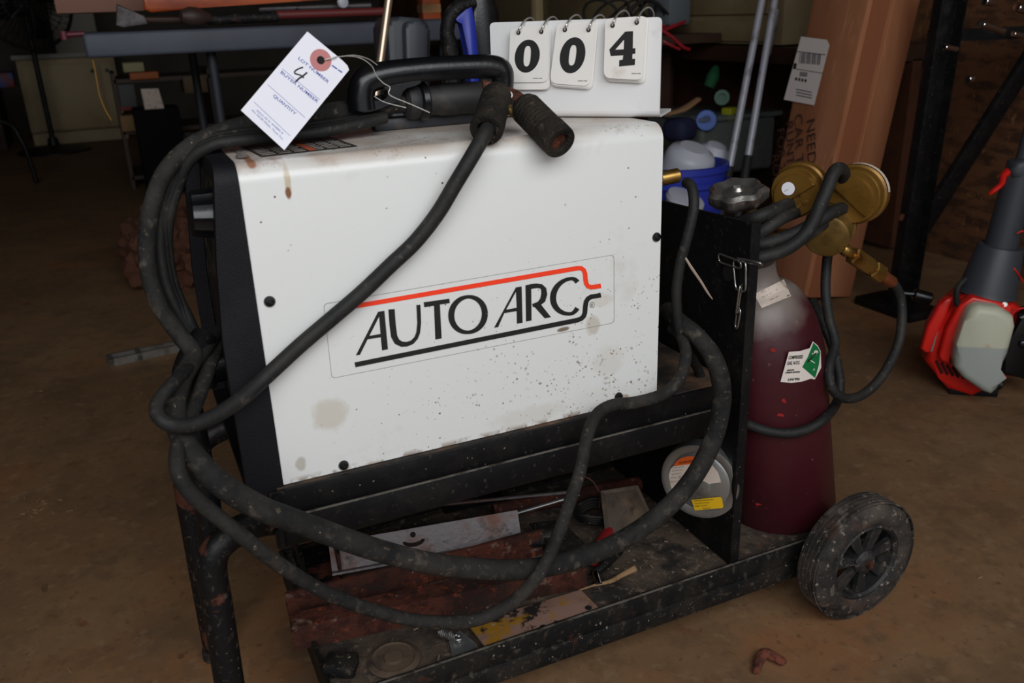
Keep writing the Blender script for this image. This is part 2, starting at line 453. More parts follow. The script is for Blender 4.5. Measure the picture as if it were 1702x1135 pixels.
def welder():
    t = thing('welding_machine', (XR / 2, DEP / 2, ZP), 'white and black boxy wire welder with the AUTO ARC logo on its side', 'welder')
    # sheet metal cover: side, rounded fold, top, other fold and side
    r = .0185; prof = [(0, ZP)]
    for k in range(9):
        a = k / 8 * pi / 2; prof.append((r - r * cos(a), ZT - r + r * sin(a)))
    for k in range(9):
        a = k / 8 * pi / 2; prof.append((DEP - r + r * sin(a), ZT - r + r * cos(a)))
    prof.append((DEP, ZP))
    b = BM()
    cr = .004
    xs = [XL, XR]
    pts = [Vector((XL, y, z)) for y, z in prof]
    slab(b, pts, (1, 0, 0), XR - XL)
    cover = obj('cover', b, panel_m, t, angle=25)
    # black front bezel: side cheeks follow a stepped profile, rounded top corners
    side = [(-.0, ZP - .006), (-.035, ZP - .004), (-.036, .56), (-.030, .615), (-.021, .70), (-.018, ZT + .002), (0, ZT + .002)]

    def cheek(y0, y1):
        b = BM(); rr = r
        q = [Vector((x, y0, z)) for x, z in side]
        slab(b, q, (0, 1, 0), y1 - y0); return b
    # one solid frame: rim swept around the front, recessed face inside
    b = BM()
    outer = [(0 - .0015, ZP - .006)]
    for k in range(9):
        a = k / 8 * pi / 2; outer.append((-.0015 + r - r * cos(a), ZT + .0015 - r + r * sin(a)))
    for k in range(9):
        a = k / 8 * pi / 2; outer.append((DEP + .0015 - r + r * sin(a), ZT + .0015 - r + r * cos(a)))
    outer.append((DEP + .0015, ZP - .006))

    def fx(z):
        if z < .54: return -.036
        if z < .62: return -.036 + (z - .54) / .08 * .006
        return -.030 + (z - .62) / .09 * .011
    th = .014
    inner = []
    for y, z in outer:
        iy = min(max(y, th), DEP - th); iz = min(z, ZT - th); inner.append((iy, max(iz, ZP + .004)))
    n = len(outer)
    A = [b.verts.new((.0005, y, z)) for y, z in outer]; Bv = [b.verts.new((fx(z), y, z)) for y, z in outer]
    C = [b.verts.new((fx(z), y, z)) for y, z in inner]; D = [b.verts.new((fx(z) + .016, y, z)) for y, z in inner]
    # extra rows along the straight sides keep the bend in profile
    for i in range(n):
        j = (i + 1) % n
        for P_, Q_ in ((A, Bv), (Bv, C), (C, D)): b.faces.new((P_[i], P_[j], Q_[j], Q_[i]))
    bmesh.ops.subdivide_edges(b, edges=[e for e in b.edges if abs(e.verts[0].co.z - e.verts[1].co.z) > .15], cuts=12, use_grid_fill=True)
    for v in b.verts:
        if ZP + .01 < v.co.z < ZT - r - .001:
            if v.co.x < -.0001:
                base = fx(v.co.z); inn = (.001 < v.co.y < DEP - .001)
                # keep ring identity by nearest offset
                v.co.x = base + (.016 if (inn and v.co.x > -.0215 and v.co.x > base + .006) else 0)
    obj('front_bezel', b, bezel_m, t, angle=30)
    fpm = M('black_control_panel', (18, 18, 19), .5, 0, [((86, 76, 62), 18, .5, .7), ((120, 106, 84), 90, .66, .76)], .2, 100)
    b = BM()
    q = [(-.019, ZP + .002), (-.019, .54), (-.013, .62), (-.004, ZT - .012), (.0, ZT - .012), (.0, ZP + .002)]
    slab(b, [Vector((x, th * .8, z)) for x, z in q], (0, 1, 0), DEP - 1.6 * th)
    cp = obj('control_panel', b, fpm, t, smooth=False)
    for (yy, zz, rr) in ((W(338, 357, x=-.03).y, W(338, 357, x=-.03).z, .024),):
        b = BM(); o = Vector((-.0145, yy, zz))
        lathe(b, [(rr * 1.15, 0), (rr * 1.15, .004), (rr, .006), (rr * .9, .026), (rr * .8, .028)], o, (-1, 0, .08), 36, wob=lambda a, k: 1 + (.05 * cos(12 * a) if k >= 2 else 0))
        kn = obj('knob', b, plastic_black, t)
        b = BM(); lathe(b, [(rr * 1.18, 0), (rr * 1.18, .0012)], o, (-1, 0, .08), 36); obj('dial_ring', b, zinc, kn)
    b = BM(); box(b, (-.022, .045, .502), (.010, .022, .046), None, .003); sw = obj('power_switch', b, plastic_black, t)
    b = BM(); box(b, (-.0195, .045, .502), (.004, .028, .052)); obj('switch_plate', b, zinc, sw)
    b = BM(); cyl(b, (-.019, .19, .45), (-.04, .19, .45), .02, bev=.002); obj('gun_socket', b, plastic_black, t)
    # screws
    for px, py in ((448, 501), (571, 773), (1091, 394), (1028, 659)):
        p = W(px, py, y=0); b = BM()
        lathe(b, [(.0056, 0), (.0056, .0012), (.0045, .003), (.002, .0036)], p + Vector((0, .0003, 0)), (0, -1, 0), 20)
        sc = obj('screw', b, plastic_black, t)
        b = BM(); box(b, p + Vector((0, -.0034, 0)), (.006, .0006, .0012), Matrix.Rotation(.6, 3, 'Y')); obj('slot', b, ink, sc)
    p = W(402, 261, z=.7095); b = BM(); lathe(b, [(.0065, 0), (.0065, .001), (.0052, .0012), (.0052, .006)], p, (0, 0, 1), 6, wob=None)
    obj('bolt', b, steel, t, smooth=False)
    # warning sticker on the top
    zt = ZT + .0004
    q = [W(434, 261, z=zt), W(595, 243, z=zt), W(545, 226, z=zt), W(395, 240, z=zt)]
    b = BM(); slab(b, q, (0, 0, 1), .0002)
    st = obj('warning_sticker', b, M('dark_sticker', (48, 44, 42), .5, 0, [((120, 108, 98), 60, .6, .8)]), t, smooth=False)
    L = []; b = BM(); b2 = BM()

    def lerp2(s, tt): return (q[0] * (1 - s) + q[1] * s) * (1 - tt) + (q[3] * (1 - s) + q[2] * s) * tt
    for col_ in range(6):
        if col_ == 3:
            slab(b2, [lerp2(.5, .04) + Vector((0, 0, .0004)), lerp2(.58, .04) + Vector((0, 0, .0004)), lerp2(.58, .96) + Vector((0, 0, .0004)), lerp2(.5, .96) + Vector((0, 0, .0004))], (0, 0, 1), .0001)
        for row in range(9):
            s0 = [.03, .20, .36, .59, .70, .84][col_]; s1 = [.18, .34, .49, .69, .83, .97][col_]
            s1 -= random.random() * .03; t0 = .08 + row * .1
            slab(b, [lerp2(s0, t0) + Vector((0, 0, .0003)), lerp2(s1, t0) + Vector((0, 0, .0003)), lerp2(s1, t0 + .035) + Vector((0, 0, .0003)), lerp2(s0, t0 + .035) + Vector((0, 0, .0003))], (0, 0, 1), .0001)
    obj('printed_lines', b, M('pale_print', (170, 164, 158), .6), st, smooth=False)
    obj('orange_stripe', b2, M('faded_orange', (186, 92, 60), .6), st, smooth=False)
    # clear logo decal
    def K(cx, cy): return W(520 + cx / 3.152, 400 + cy / 3.152, y=0)
    ny = Vector((0, -1, 0))
    edge = [(55, 330), (1578, 72), (1580, 430), (98, 722)]
    o_ = [K(*c[:2]) for c in rounded([(x, y) for x, y in edge], 22)]
    i_ = [K(*c[:2]) for c in rounded([(58, 332.5), (1575.5, 74.5), (1577.5, 428), (100, 719)], 22)]
    b = BM(); ring_strip(b, o_, i_, ny, .0003); lg = obj('logo_decal', b, M('decal_edge', (150, 146, 138), .5), t, smooth=False)
    def poly(b, pts): slab(b, [K(*c) + ny * .0003 for c in pts], ny, .0002)

    def stroke(b, pts, w):
        "flat band along pixel path, width list"
        n = len(pts); Lft, Rgt = [], []
        for i, p in enumerate(pts):
            a = Vector(pts[max(i - 1, 0)]); c = Vector(pts[min(i + 1, n - 1)]); d = (c - a).normalized(); nn = Vector((-d.y, d.x))
            ww = w[i] if isinstance(w, list) else w
            Lft.append(Vector(p) + nn * ww / 2); Rgt.append(Vector(p) - nn * ww / 2)
        for i in range(n - 1):
            f = [b.verts.new(K(*c) + ny * .0007) for c in (Lft[i], Lft[i + 1], Rgt[i + 1], Rgt[i])]
            b.faces.new(f)
    b = BM()
    red = [(205, 345), (1385, 143)] + [(1405, 143), (1420, 155), (1426, 172), (1427, 200), (1430, 222), (1440, 236), (1455, 243)] + [(1508, 235)]
    stroke(b, [(205, 345), (800, 243), (1385, 143), (1404, 143), (1418, 153), (1425, 172), (1427, 202), (1431, 224), (1441, 238), (1456, 243), (1480, 240), (1508, 235)], [24] * 12)
    obj('red_line', b, logo_red, lg, smooth=False)
    b = BM()
    stroke(b, [(220, 649), (800, 532), (1385, 415), (1405, 407), (1418, 394), (1424, 376), (1426, 345), (1430, 320), (1440, 303), (1456, 293), (1480, 289), (1508, 284)], [26] + [25] * 9 + [24, 24])
    obj('black_line', b, ink, lg, smooth=False)
    b = BM()
    # A
    poly(b, [(225, 600), (341, 372), (374, 366), (393, 568), (362, 574), (355, 505), (286, 516), (246, 597)])
    obj('letter_a', b, ink, lg, smooth=False)
    b = BM(); slab(b, [K(*c) + ny * .0006 for c in [(296, 497), (353, 487), (346, 398)]], ny, .0001); obj('counter', b, panel_m, lg, smooth=False)
    bpy.data.objects[-1] if False else None
    # U
    b = BM()
    up = [(411, 358), (417, 440), (425, 500), (440, 528), (465, 541), (492, 541), (520, 530), (540, 508), (551, 480), (556, 430), (552, 335)]
    stroke(b, up, [33, 33, 33, 32, 28, 24, 22, 20, 20, 20, 21]); obj('letter_u', b, ink, lg, smooth=False)
    b = BM(); poly(b, [(580, 322), (714, 303), (717, 326), (665, 334), (674, 511), (641, 517), (634, 340), (583, 348)]); obj('letter_t', b, ink, lg, smooth=False)

    def oh(b, cx, cy, rx, ry, a0, a1, tilt=-.12, th_=24, thin=17):
        pts, ws = [], []
        for k in range(49):
            a = a0 + (a1 - a0) * k / 48
            x = cx + rx * cos(a) + tilt * ry * sin(a) * 0; y = cy + ry * sin(a)
            pts.append((x, y + (x - cx) * -.17 * .3)); ws.append(thin + (th_ - thin) * abs(cos(a)) ** 1.2)
        stroke(b, pts, ws)
    b = BM(); oh(b, 812, 386, 88, 93, 0, 2 * pi, th_=32, thin=18); obj('letter_o', b, ink, lg, smooth=False)
    b = BM(); poly(b, [(949, 455), (1063, 244), (1093, 239), (1098, 430), (1068, 434), (1067, 368), (1002, 379), (970, 452)]); obj('letter_a', b, ink, lg, smooth=False)
    b = BM(); slab(b, [K(*c) + ny * .0006 for c in [(1012, 360), (1066, 350), (1062, 268)]], ny, .0001); obj('counter', b, panel_m, lg, smooth=False)
    b = BM()
    poly(b, [(1113, 233), (1143, 228), (1145, 417), (1116, 423)])
    stroke(b, [(1135, 240), (1170, 235), (1195, 238), (1208, 252), (1211, 280), (1203, 310), (1182, 330), (1150, 339)], [26, 24, 24, 28, 32, 30, 24, 18])
    poly(b, [(1150, 335), (1185, 322), (1247, 400), (1214, 406)])
    obj('letter_r', b, ink, lg, smooth=False)
    b = BM()
    cpts, ws = [], []
    for k in range(41):
        a = radians(-47) - (2 * pi - radians(47 + 48)) * k / 40
        cpts.append((1350 + 93 * cos(a) * (1.0 if cos(a) < 0 else .55), 290 + 92 * sin(a) - 93 * cos(a) * .10)); ws.append(18 + 14 * abs(cos(a)) ** 1.5)
    stroke(b, cpts, ws); obj('letter_c', b, ink, lg, smooth=False)
    b = BM(); ring = [(1462 + 13 * cos(a), 336 + 15 * sin(a)) for a in [2 * pi * k / 24 for k in range(24)]]
    ring_strip(b, [K(*c) for c in ring], [K(1462 + (x - 1462) * .86, 336 + (y - 336) * .86) for x, y in ring], ny, .0005)
    obj('registered_mark', b, ink, lg, smooth=False)
    u_ = (K(1508, 235) - K(1385, 258)).normalized()
    text('R', 'registered_letter', .0052, ink, K(1455, 346), (1, 0, 0), (0, 0, 1), lg, lift=.0005)
    # carrying handle
    yh = .122
    b = BM(); q = [W(618, 218, z=ZT), W(806, 205, z=ZT)]
    y0, y1 = q[0].y - .012, .165
    box(b, ((q[0].x + .325) / 2, (y0 + y1) / 2, ZT + .007), (.325 - q[0].x, y1 - y0, .014), None, .004)
    hb = obj('handle_base', b, M('grey_black_plastic', (48, 50, 56), .5, 0, [((84, 70, 58), 30, .55, .75)]), t)
    path = [W(602, 182, y=yh), W(600, 155, y=yh), W(609, 134, y=yh), W(645, 123, y=yh), W(700, 116, y=yh), W(760, 112, y=yh), W(812, 111, y=yh), W(832, 118, y=yh), W(836, 138, y=yh), W(832, 168, y=yh)]
    b = BM(); tube(b, path, [.015, .015, .015, .0138, .013, .0128, .0132, .0136, .0125, .012], 10, 24)
    h = obj('handle', b, plastic_black, t)
    # webbed left foot of the handle around an eye
    c2 = [W(x, y, y=yh) for x, y in [(592, 130), (640, 128), (700, 138), (706, 150), (650, 152), (640, 170), (610, 190), (588, 188)]]
    b = BM(); ctr = W(626, 155, y=yh); eye = [ctr + Vector((.0105 * cos(a), 0, .0075 * sin(a))) for a in [pi - 2 * pi * k / 24 for k in range(24)]]
    sil = [W(x, y, y=yh) for x, y in [(592, 160), (592, 135), (605, 125), (640, 121), (690, 120), (695, 138), (672, 146), (664, 156), (658, 168), (640, 175), (615, 184), (594, 184)]]
    sil = smooth_path(sil, 2, True)
    off = 0
    for yy in (yh - .008, yh + .008):
        A = [b.verts.new((p.x, yy, p.z)) for p in sil]; B2 = [b.verts.new((p.x, yy, p.z)) for p in eye]
        if yy < yh: A0, B0 = A, B2
        for i in range(24): b.faces.new((A[i], A[(i + 1) % 24], B2[(i + 1) % 24], B2[i]))
    for i in range(24):
        b.faces.new((A0[i], A0[(i + 1) % 24], A[(i + 1) % 24], A[i])); b.faces.new((B0[i], B0[(i + 1) % 24], B2[(i + 1) % 24], B2[i]))
    obj('eye_plate', b, plastic_black, h)
    b = BM(); p = W(836, 168, y=yh); box(b, (p.x, yh, ZT + .02), (.03, .03, .02), None, .004); obj('handle_foot', b, plastic_black, h)
    # gas inlet on the rear
    b = BM(); cyl(b, (XR - .004, .03, .640), (XR + .014, .03, .640), .0135, seg=6); inl = obj('gas_fitting', b, brass, t, smooth=False)
    b = BM(); cyl(b, (XR + .012, .03, .640), (XR + .040, .026, .643), .0085, bev=.001); obj('barb', b, brass, inl)
    return t


welder()


# ------------------------------------------------------------------ cart
def cart():
    t = thing('welding_cart', (.35, .13, 0), 'black painted steel two-deck welding cart with tube front legs, dusty and rusting', 'cart')
    # upper tray carrying the welder
    b = BM()
    box(b, (.2805, .159, .3745), (.575, .325, .005), None, .001)
    tr = obj('upper_tray', b, M('tray_top_dirty', (40, 34, 30), .8, 0, [((96, 72, 54), 16, .45, .65)], .6, 160), t)
    b = BM(); box(b, (.270, -.0055, .361), (.572, .004, .030), None, .001); obj('tray_lip', b, black_paint, tr)
    b = BM(); box(b, (.270, -.0105, .3295), (.572, .007, .035), None, .0012); rl = obj('tray_rail', b, black_paint, tr)
    b = BM(); box(b, (.270, -.0130, .3472), (.571, .0024, .0012)); obj('edge_highlight', b, edge_highlight, rl)  # thin pale strip: highlight on the rail's top edge, painted in as colour
    b = BM(); box(b, (.27, .322, .345), (.56, .005, .06)); obj('tray_lip', b, black_paint, tr)
    b = BM(); box(b, (-.011, .15, .345), (.005, .34, .06)); obj('tray_rail', b, black_paint, tr)
    b = BM(); box(b, (.552, .15, .348), (.006, .34, .055)); obj('tray_rail', b, black_paint, tr)
    # lower deck
    z0, z1 = .0585, .112
    xl, xr = .018, .79
    b = BM(); box(b, ((xl + xr) / 2, .135, .1005), (xr - xl, .325, .006))
    deck_m = M('deck_dirty', (48, 40, 35), .85, 0, [((84, 70, 57), 11, .42, .62), ((28, 24, 22), 17, .5, .64), ((100, 60, 44), 24, .6, .72), ((120, 104, 88), 70, .56, .72), ((170, 156, 138), -90, .2, .14), ((140, 120, 100), -220, .26, .2)], 1, 130)
    dk = obj('lower_deck', b, deck_m, t)
    b = BM(); box(b, ((xl + xr) / 2, -.0285, .0990), (xr - xl, .005, .030), None, .001); dl = obj('deck_lip', b, black_dirty, dk)
    b = BM(); box(b, ((xl + xr) / 2, -.0305, .1142), (xr - xl, .0022, .0012)); obj('edge_highlight', b, edge_highlight, dl)  # same painted highlight strip along the top of the deck lip
    b = BM(); box(b, ((xl + xr) / 2, -.0305, .0705), (xr - xl, .006, .027), None, .0015); obj('deck_rail', b, black_dirty, dk)
    b = BM(); box(b, ((xl + xr) / 2, .298, .085), (xr - xl, .006, .05)); obj('deck_rail', b, black_dirty, dk)
    b = BM(); box(b, (xl, .135, .088), (.005, .32, .05)); obj('deck_lip', b, black_dirty, dk)
    # divider plate behind the welder
    def Y(y, z): return Vector((.572, y, z))
    b = BM()
    slab(b, [Y(-.017, .106), Y(.13, .106), Y(.30, .106), Y(.30, .575), Y(-.010, .585), Y(-.017, .578)], (1, 0, 0), .005)
    pl = obj('divider_plate', b, black_paint, t)
    b = BM(); slab(b, [Y(-.017, .112), Y(.16, .575), Y(.172, .575), Y(.0, .106)], (-1, 0, 0), .004)
    b = BM(); slab(b, [Y(-.0175, .108), Y(-.0175, .585), Y(-.0215, .585), Y(-.0215, .108)], (1, 0, 0), .014); obj('plate_flange', b, black_paint, pl)
    for yy, zz in ((.015, .515),):
        b = BM(); cyl(b, (.5725, yy, zz), (.5695, yy, zz), .010); obj('plate_hole', b, ink, pl)
    # front leg: bent tube from the tray corner down to the floor, and a rear one up past the tray
    R_ = .0150
    pts = [W(540, 862, y=.03), W(480, 864, y=.015), W(430, 869, y=-.01), W(388, 887, y=-.026), W(358, 915, y=-.033), W(352, 950, y=-.033)]
    foot = W(362, 1010, y=-.033)
    foot2 = Vector((foot.x - .002, foot.y, .20)); foot3 = Vector((foot.x - .006, -.034, .014))
    b = BM(); tube(b, pts + [foot, foot2, foot3], R_, 8, 22); lg = obj('front_leg', b, black_rusty, t)
    b = BM(); cyl(b, foot3 - Vector((0, 0, .014)), foot3 + Vector((0, 0, .004)), .017, bev=.003); obj('rubber_foot', b, rubber, lg)
    pts = [Vector((-.02, .25, .345)), Vector((-.06, .25, .33)), Vector((-.088, .25, .29)), Vector((-.092, .25, .2)), Vector((-.094, .25, .014))]
    b = BM(); tube(b, pts, R_, 8, 18); lg = obj('front_leg', b, black_rusty, t)
    b = BM(); cyl(b, (-.094, .25, 0), (-.094, .25, .018), .017, bev=.003); obj('rubber_foot', b, rubber, lg)
    # upright tube behind the cable loops
    pts = [W(352, 905, y=.03), W(345, 840, y=.03), W(332, 770, y=.032), W(318, 700, y=.034), W(308, 640, y=.036), W(316, 600, y=.04), W(340, 560, y=.06)]
    b = BM(); tube(b, pts, .0135, 8, 18); obj('push_handle', b, black_paint, t)
    # axle and wheels
    ax = Vector((.755, 0, .092))
    b = BM(); cyl(b, (.755, -.085, .092), (.755, .36, .092), .008); obj('axle', b, black_dirty, t)
    b = BM(); box(b, (.755, .01, .085), (.03, .07, .05)); obj('axle_bracket', b, black_dirty, t)
    b = BM(); box(b, (.80, .30, .10), (.05, .06, .012)); box(b, (.79, .11, .098), (.02, .32, .02)); obj('rear_bracket', b, black_dirty, t)
    wm = M('worn_tyre', (44, 41, 39), .8, 0, [((80, 72, 65), 16, .46, .68), ((118, 108, 98), 36, .57, .7), ((84, 58, 46), 10, .56, .68), ((28, 27, 26), 26, .58, .66), ((160, 148, 134), 120, .6, .72)], 1, 90, .3)
    for sgn, y0 in ((-1, -.068), (1, .345)):
        c = Vector((.755, y0, .0925)); Rw = .0925
        w = bpy.data.objects.new('wheel', None); COL.objects.link(w); w.location = c; w.empty_display_size = .03
        adopt(w, t)
        d = Vector((0, sgn, 0)) if sgn < 0 else Vector((0, 1, 0))
        d = Vector((0, -1, 0)) if sgn < 0 else Vector((0, 1, 0))
        b = BM(); hw = .024
        pr = [(.058, -hw), (.074, -hw - .001), (.084, -hw + .003), (.0895, -hw + .009)]
        for g in range(5):
            y_ = -hw + .010 + g * .0068
            pr += [(.0922, y_), (.0925, y_ + .0045), (.0905, y_ + .005), (.0905, y_ + .0062)]
        pr += [(.0895, hw - .009), (.084, hw - .003), (.074, hw + .002), (.062, hw), (.0585, hw - .003), (.058, -hw)]
        lathe(b, pr, c, d, 72, cap=False)
        tyre = obj('tyre', b, wm, w, angle=40)
        b = BM()
        lathe(b, [(.059, hw - .004), (.055, hw - .002), (.052, hw - .006), (.051, -hw + .006), (.058, -hw + .002), (.0585, -hw + .004)], c, d, 56, cap=False)
        rimm = M('black_rim_dusty', (28, 28, 30), .6, 0, [((72, 66, 60), 30, .48, .7), ((130, 120, 108), 90, .6, .72)], .4, 100)
        obj('rim', b, rimm, w)
        b = BM()
        u, v, _ = frame(d)
        for k in range(7):
            a = 2 * pi * k / 7 + .25; rd = u * cos(a) + v * sin(a); tn = d.cross(rd)
            c0 = c + d * (hw - .016)
            slab(b, [c0 + rd * .014 - tn * .005, c0 + rd * .053 - tn * .010, c0 + rd * .053 + tn * .010, c0 + rd * .014 + tn * .005], d, .007)
        obj('spokes', b, rimm, w)
        b = BM(); lathe(b, [(.018, -hw), (.018, hw - .006), (.013, hw - .001), (.010, hw)], c, d, 28); obj('hub', b, rimm, w)
        b = BM(); cyl(b, c + d * (hw - .002), c + d * (hw + .006), .006, seg=6); obj('axle_nut', b, copper_rust, w, smooth=False)
    return t


cart()


# ------------------------------------------------------------------ gas cylinder, regulator
CB = Vector((.737, .072, .1045)); CT = W(1255, 440, y=.072)   # base centre and neck
CD = (CT - CB).normalized(); CR = .083


def cyl_pt(px, py, rr=None):
    "where the pixel ray meets the tilted cylinder wall"
    rr = rr or CR
    d = (fw + RT * ((px - 851) / F) - UP * ((py - 567.5) / F)).normalized()
    o = CAM - CB; dp = d - CD * d.dot(CD); op = o - CD * o.dot(CD)
    A_, B_, C_ = dp.dot(dp), 2 * dp.dot(op), op.dot(op) - rr * rr
    disc = B_ * B_ - 4 * A_ * C_
    t = (-B_ - math.sqrt(max(disc, 0))) / (2 * A_)
    return CAM + d * t


def cylinder_():
    t = thing('gas_cylinder', CB, 'maroon gas cylinder with bare grey shoulder leaning behind the black divider plate', 'gas cylinder')
    mt = M('maroon_paint_dusty', (64, 18, 26), .42, 0, [((46, 13, 19), 7, .45, .7), ((200, 50, 40), 30, .73, .76), ((150, 120, 112), 130, .68, .78)], .15, 60)
    nt = mt.node_tree; N = nt.nodes; Lk = nt.links; bs = N['Principled BSDF']; src = bs.inputs['Base Color'].links[0].from_socket
    tc = N['Texture Coordinate']; dot = N.new('ShaderNodeVectorMath'); dot.operation = 'DOT_PRODUCT'
    Lk.new(tc.outputs['Object'], dot.inputs[0]); dot.inputs[1].default_value = CD
    h0 = CB.dot(CD) + .335
    no = N.new('ShaderNodeTexNoise'); no.inputs['Scale'].default_value = 14; no.inputs['Detail'].default_value = 5; Lk.new(tc.outputs['Object'], no.inputs['Vector'])
    ad = N.new('ShaderNodeMath'); ad.operation = 'MULTIPLY_ADD'; Lk.new(no.outputs['Fac'], ad.inputs[0]); ad.inputs[1].default_value = .09; Lk.new(dot.outputs['Value'], ad.inputs[2])
    mr = N.new('ShaderNodeMapRange'); mr.inputs[1].default_value = h0 + .035; mr.inputs[2].default_value = h0 + .075; Lk.new(ad.outputs[0], mr.inputs[0])
    mx = N.new('ShaderNodeMix'); mx.data_type = 'RGBA'; Lk.new(mr.outputs[0], mx.inputs['Factor']); Lk.new(src, mx.inputs['A'])
    c2 = N.new('ShaderNodeMix'); c2.data_type = 'RGBA'; c2.inputs['A'].default_value = srgb((146, 136, 130)); c2.inputs['B'].default_value = srgb((92, 80, 74)); Lk.new(no.outputs['Fac'], c2.inputs['Factor'])
    Lk.new(c2.outputs['Result'], mx.inputs['B']); Lk.new(mx.outputs['Result'], bs.inputs['Base Color'])
    Lh = (CT - CB).length; r = CR
    st = .245
    pr = [(r - .012, 0), (r - .003, .004), (r, .012), (r, st)]
    for k in range(1, 11):
        a = k / 10 * radians(78); pr.append((.030 + (r - .030) * cos(a) if k < 10 else .034, st + (Lh - st - .03) * sin(a)))
    pr += [(.029, Lh - .022), (.027, Lh - .012), (.0265, Lh + .004)]
    b = BM(); lathe(b, pr, CB, CD, 64); tank = obj('tank', b, mt, t, angle=50)
    # valve
    b = BM(); o = CT
    lathe(b, [(.015, 0), (.015, .012), (.019, .014), (.019, .030), (.014, .034), (.014, .052), (.017, .054), (.017, .068), (.010, .070), (.007, .092)], o, CD, 28)
    vb = obj('valve', b, brass_old, t)
    so = o + CD * .04
    hd = (W(1385, 390, y=.075) - so).normalized()
    b = BM(); cyl(b, so, so + hd * .075, .011); obj('valve_outlet', b, brass, vb)
    b = BM(); hw_ = W(1226, 322, y=.068); ax_ = (CD + Vector((0, -.12, 0))).normalized()
    prf = [(.010, -.008), (.029, -.013), (.0355, -.006), (.0365, .004), (.031, .009), (.020, .003), (.009, .006), (.006, .010)]
    lathe(b, prf, hw_, ax_, 84, wob=lambda a, k: 1 + (.085 * cos(7 * a) if 1 <= k <= 4 else 0))
    hwm = M('cast_metal_knob', (150, 146, 142), .28, .85, [((92, 56, 44), 30, .56, .68)], .3, 80)
    hwl = obj('handwheel', b, hwm, t)
    b = BM(); cyl(b, hw_, hw_ + ax_ * .014, .006, seg=4); obj('stem_nut', b, zinc, hwl, smooth=False)
    # hazard label wrapped on the wall
    def U(cx, cy): return (1280 + cx / 11.35, 550 + cy / 11.35)

    def patch(pts, lift, name, mat, par, sub=10):
        "polygon (crop px) triangulated and projected on the wall"
        bm = BM(); vs = [bm.verts.new((p[0], p[1], 0)) for p in pts]
        f = bm.faces.new(vs); bmesh.ops.triangulate(bm, faces=[f])
        bmesh.ops.subdivide_edges(bm, edges=bm.edges, cuts=sub, use_grid_fill=False)
        for v in bm.verts:
            px, py = U(v.co.x, v.co.y); v.co = cyl_pt(px, py, CR + lift)
        return obj(name, bm, mat, par)
    lab = patch([(355, 395), (560, 380), (745, 325), (805, 195), (900, 275), (955, 385), (965, 690), (880, 850), (840, 915), (770, 900), (600, 955), (400, 980), (195, 960)], .0008, 'hazard_label', paper_dirty if False else M('white_label', (226, 216, 208), .6), tank)
    patch([(820, 222), (900, 300), (948, 400), (920, 640), (850, 885), (608, 680), (720, 480)], .0012, 'green_diamond', green_m, lab)
    patch([(700, 570), (715, 600), (870, 430), (880, 395)], .0016, 'cylinder_pictogram', ink, lab, 3)
    # text on label
    def lt(s, cx, cy, hpx, tw):
        a = cyl_pt(*U(cx, cy), CR + .0012); c = cyl_pt(*U(cx + 260, cy - 18), CR + .0012); e = cyl_pt(*U(cx + 6, cy - 100), CR + .0012)
        u = c - a; v = e - a; size = hpx * (v.length / 100) * 1.38
        o_ = text(s, 'm', size, ink, (0, 0, 0), (1, 0, 0), (0, 1, 0), None); w_ = max(q_.co.x for q_ in o_.data.vertices); me = o_.data
        bpy.data.objects.remove(o_); bpy.data.meshes.remove(me)
        return (s, size, a, u, v, dict(lift=.0008, sx=u.length * tw / 260 / w_, bold=.00015))
    join_text([lt('COMPRESSED', 340, 530, 64, 270), lt('GAS, N.O.S.', 315, 635, 64, 235), lt('UN1956', 330, 935, 44, 220),
               lt('(ARGON', 315, 750, 26, 130), lt('CARBON DIOXIDE)', 285, 795, 26, 270)], 'printed_words', ink, lab)
    for k_, (x_, y_) in enumerate(((1284, 582), (1303, 666), (1297, 690))):
        rn = random.Random(k_); pts_ = []
        for i_ in range(9):
            a_ = 2 * pi * i_ / 9; r_ = rn.uniform(1.5, 5); pts_.append(((x_ - 1280 + cos(a_) * r_ * 1.3) * 11.35, (y_ - 550 + sin(a_) * r_) * 11.35))
        patch(pts_, .0006, 'red_paint_scuff', M('bright_red_scuff', (150, 30, 32), .5), tank, 3)
    # torn paper tag on the shoulder
    q = [(1253, 489), (1303, 464), (1315, 492), (1266, 512)]
    bm = BM(); g = 6
    grid = []
    for i in range(g + 1):
        row = []
        for j in range(g + 1):
            s, r_ = i / g, j / g
            px = (q[0][0] * (1 - s) + q[1][0] * s) * (1 - r_) + (q[3][0] * (1 - s) + q[2][0] * s) * r_
            py = (q[0][1] * (1 - s) + q[1][1] * s) * (1 - r_) + (q[3][1] * (1 - s) + q[2][1] * s) * r_
            row.append((px, py))
        grid.append(row)
    # dome: find surface by marching
    def dome(px, py):
        d = (fw + RT * ((px - 851) / F) - UP * ((py - 567.5) / F)).normalized(); tt = .8
        while tt < 1.6:
            p = CAM + d * tt; h = (p - CB).dot(CD); rad = (p - CB - CD * h).length
            rr = None
            for (ra, ha), (rb, hb) in zip(pr, pr[1:]):
                if ha <= h <= hb: rr = ra + (rb - ra) * (h - ha) / max(hb - ha, 1e-6)
            if rr is not None and rad <= rr + .0012: return p
            tt += .0006
        return CAM + d * 1.14
    vv = [[bm.verts.new(dome(*c)) for c in row] for row in grid]
    for i in range(g):
        for j in range(g): bm.faces.new((vv[i][j], vv[i + 1][j], vv[i + 1][j + 1], vv[i][j + 1]))
    p0 = vv[1][3].co.copy(); u = vv[5][3].co - p0; v = vv[1][1].co - vv[1][5].co; p1 = vv[2][5].co.copy()
    tg = obj('shoulder_sticker', bm, paper_dirty, tank)
    n_ = -(fw)
